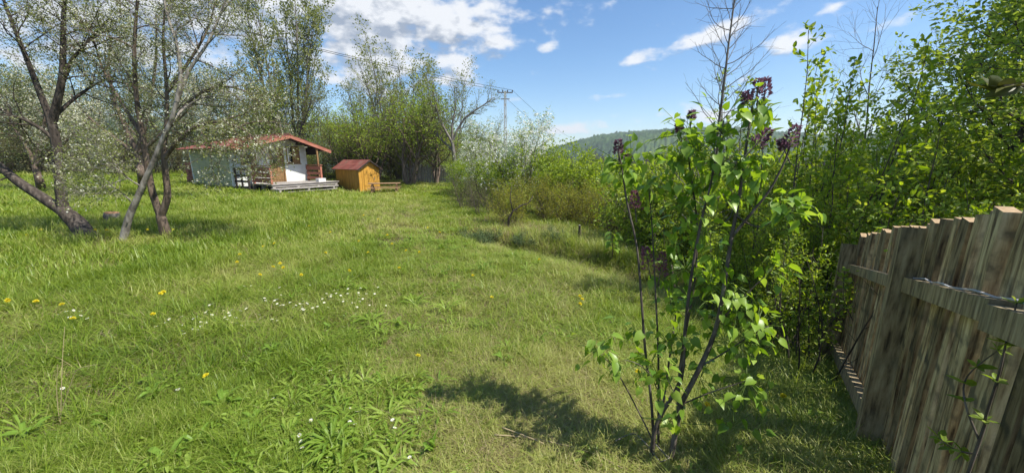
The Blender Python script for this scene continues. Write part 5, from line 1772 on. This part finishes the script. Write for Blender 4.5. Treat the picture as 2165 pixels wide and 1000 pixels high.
def make_herbs():
    kinds = [sprig_clump(400 + k, 6, .055, .019, M['weed']) for k in range(3)] + [rosette(410 + k, 8, .075, .018, M['weed'], .8) for k in range(3)] + [rosette(413 + k, 6, .065, .030, M['weed'], .5) for k in range(2)] + [rosette(416 + k, 11, .10, .011, M['weed'], 1.2) for k in range(3)]
    P_, S_, T_, I_ = [], [], [], []
    for n, r0, r1, s in ((40000, .2, 3.6, 1.0), (18000, 3.6, 9, 1.5)):
        x, y = wedge(gr, n, r0, r1)
        pr = .26 + .20 * green_field(x, y) + .20 * sstep((-x + .3) / 1.6) * sstep((5.0 - np.hypot(x, y)) / 2.5) - np.clip(dry_field(x, y), 0, 1) * .7
        pr = np.clip(pr, 0, .62) * (.25 + 1.1 * fbm(x, y, 3.4, 41)) * (.35 + gr.random(n))
        keep = outside(x, y) & (gr.random(n) < pr)
        x, y = x[keep], y[keep]
        m = len(x)
        sc_ = s * gr.uniform(.55, 1.35, m) * (1 + .22 * sstep((-x - .2) / .8) * sstep((3.4 - np.hypot(x, y)) / 1.2))
        P_.append(np.c_[x, y, ground(x, y)]); S_.append(np.c_[sc_, sc_, sc_ * gr.uniform(.7, 1.3, m)])
        T_.append(np.clip(gr.random(m) * .6 + .5 * fbm(x, y, 1.1, 51), 0, 1)); I_.append(gr.integers(0, len(kinds), m))
    scatter('ground_cover', 'low leafy herbs mixed into the short grass', np.concatenate(P_), np.concatenate(S_), np.concatenate(T_), np.concatenate(I_), kinds, 3)


make_herbs()

# single broad leaved weeds in the near grass
WEEDS = [(478, 868, 1.5, 'large broad leaved weed rosette in the near grass with long arching leaves'), (330, 845, 1.25, 'broad leaved weed left of the bare earth patch'), (915, 962, 1.15, 'star shaped weed with narrow upright leaves near the bottom edge'),
         (690, 950, 1.0, 'leafy weed at the bottom edge below the white daisies'), (540, 905, 1.2, 'broad leaved weed right in front of the bare earth patch'), (240, 905, 1.3, 'weed rosette beside the tall dry stalk'),
         (580, 752, 1.2, 'weed with two pale upright leaves on the trodden strip'), (60, 930, 1.3, 'broad leaved weed in the near corner on the left side'), (420, 950, 1.1, 'broad leaved weed between the two bare earth patches at the bottom'),
         (1065, 770, 1.1, 'pale tufted weed in the short grass left of the lilac'), (700, 700, 1.1, 'weed rosette on the trodden strip below the white flower patch'), (360, 985, 1.3, 'broad leaved weed cut by the bottom edge'),
         (770, 975, 1.0, 'weed with upright narrow leaves at the bottom beside the star shaped one')]
WL = [rosette(430 + k, 1, .10, .026, M['weed_leaf'], .9) for k in range(4)]
for i, (px, py, s, lb) in enumerate(WEEDS):
    p = hit(px, py)
    t = thing('broadleaf_weed', lb, 'weed', p, rl_.random() * 6)
    for k in range(9 if i != 2 else 13):
        link('leaf', WL[k % 4], t, (0, 0, .004 * k), (rl_.uniform(-.25, .25), rl_.uniform(-.5, -.05) if i != 2 else rl_.uniform(-1.1, -.5), k * 2.4 + rl_.uniform(-.3, .3)), (s * rl_.uniform(.7, 1.1), s * (.8 if i != 2 else .5) * rl_.uniform(.7, 1.1), s))

# flowers: every bloom an object
fr = np.random.default_rng(17)


def dandelion_mesh():
    a = MB()
    n = 46
    ang = np.arange(n) * 2.4
    el = np.linspace(.15, 1.25, n)
    dr = np.c_[np.cos(ang) * np.cos(el), np.sin(ang) * np.cos(el), np.sin(el)]
    place_many(a, DIAMOND, dr * .002, dr, .019, fr, .3)
    return a.mesh('bloom', M['yellow_flower'])


def daisy_mesh():
    a = MB()
    n = 14
    ang = np.arange(n) * 2 * PI / n
    place_many(a, DIAMOND, np.c_[np.cos(ang), np.sin(ang), ang * 0] * .002, np.c_[np.cos(ang), np.sin(ang), ang * 0 + .18], .011, fr, 1)
    return a.mesh('petals', M['blossom'])


dm, ym = daisy_mesh(), dandelion_mesh()
ccen = MB().tube([(0, 0, -.001), (0, 0, .0025)], [.0035, .0025], 7).mesh('centre', M['yellow_flower'])
stalk = MB().tube([(0, 0, -1), (.02, 0, -.5), (0, 0, 0)], [.0016, .0014, .0013], 4).mesh('stalk', M['flower_stalk'])


def flower(name, label, group, p, h, s, head, extra=None):
    t = thing(name, label, 'flower', p, fr.random() * 6, group)
    a = link('bloom', head, t, (0, 0, h), (fr.normal(0, .3) + .25, fr.normal(0, .3), 0), (s, s, s))
    if extra is not None: link('centre', extra, a)
    link('stalk', stalk, t, (0, 0, h), None, (1, 1, h + .01))


LBY, GY = 'single yellow flower on a short stalk', 'yellow flowers dotted over the lawn'
YEL = [(25, 655), (85, 662), (137, 657), (350, 632), (345, 645), (445, 832), (160, 690), (582, 520), (595, 573), (560, 532), (552, 590), (602, 580), (505, 570), (510, 549), (580, 576), (330, 690),
       (1345, 822), (1490, 882), (1650, 868), (885, 772), (760, 515), (820, 500), (860, 540), (845, 575), (905, 490), (780, 545), (888, 546), (800, 465), (930, 500), (830, 520), (770, 460), (60, 500), (90, 494), (205, 495), (230, 494), (315, 494), (370, 492),
       (640, 600), (690, 545), (740, 580), (655, 480), (700, 500), (1230, 648), (1225, 660), (1040, 640), (1225, 640), (1140, 560), (1000, 590), (30, 470), (150, 480)]
for px, py in YEL:
    p = hit(px, py + 8)
    r_ = math.hypot(p.x, p.y)
    lb = LBY + (' beside the plum trunks' if py < 505 and px < 400 else ' near the camera' if py > 620 and px < 500 else ' on the side of the lilac' if px > 960 else ' on the trodden strip below the shed' if px > 600 else ' left of the trodden strip')
    flower('yellow_flower', lb, GY, p, fr.uniform(.10, .17), 1.0 + .05 * min(r_, 8), ym)
LBD, GD = 'single small white daisy in the short grass', 'white daisies scattered in the lawn'
DAI = [(743, 878), (757, 892), (742, 915), (753, 917), (498, 932), (642, 972), (868, 996), (832, 914), (836, 924), (636, 942), (660, 910), (765, 890), (580, 866), (380, 842), (138, 840), (192, 836), (700, 800), (662, 792), (640, 960), (825, 990)]
for k in range(95):
    u = fr.random()
    DAI.append((340 + 440 * u + fr.normal(0, 22), 700 - 60 * u + fr.normal(0, 14)))
for k in range(26):
    DAI.append((fr.uniform(500, 780), fr.uniform(610, 660)))
for k in range(9):
    DAI.append((fr.uniform(110, 190), fr.uniform(672, 690)))
for px, py in DAI:
    p = hit(px, py)
    r_ = math.hypot(p.x, p.y)
    lb = LBD + (' close to the bottom edge' if py > 770 else ' near the left edge' if px < 200 else ' of the white flower patch')
    flower('daisy', lb, GD, p, fr.uniform(.05, .09), .8 + .08 * min(r_, 8), dm, ccen)
bpy.context.view_layer.update()

# the brownish leafless wood on the valley floor below the hill
def far_wood():
    far = tree_parts(19, 8.0, .14, wood_spec(12, 3.0, 5, 1.5, 2.5, ang=42, tlen=.8), M['twig'], K_FAR(M['leaf_far'], .30), own=False, stems=2, spread=.25)
    ms = [me for _n, me in far]
    n = 520
    a = fr.uniform(-.05, .75, n)
    d = fr.uniform(170, 430, n)
    x, y = np.sin(a) * d, np.cos(a) * d
    s = fr.uniform(.8, 1.3, n)
    k = len(ms)
    pts = np.c_[x, y, ground(x, y) - .3]
    scatter('distant_wood', 'brown leafless wood on the valley floor below the green hill', np.repeat(pts, k, 0), np.repeat(np.c_[s, s, s], k, 0), np.repeat(fr.random(n), k), np.tile(np.arange(k), n), ms, 5)


far_wood()
bpy.context.view_layer.update()


def haze(density):
    m, N, L = newmat('haze_air')
    out = N.new('ShaderNodeOutputMaterial')
    v = N.new('ShaderNodeVolumePrincipled')
    v.inputs['Color'].default_value = (.80, .88, 1, 1)
    v.inputs['Density'].default_value = density
    v.inputs['Anisotropy'].default_value = .3
    L.new(v.outputs[0], out.inputs['Volume'])
    o = MB().box((-1900, -1900, -24), (1900, 1900, 112)).obj('haze', m)
    set_props(o, 'thin pale blue air haze over the valley', kind='stuff')


haze(.0003)
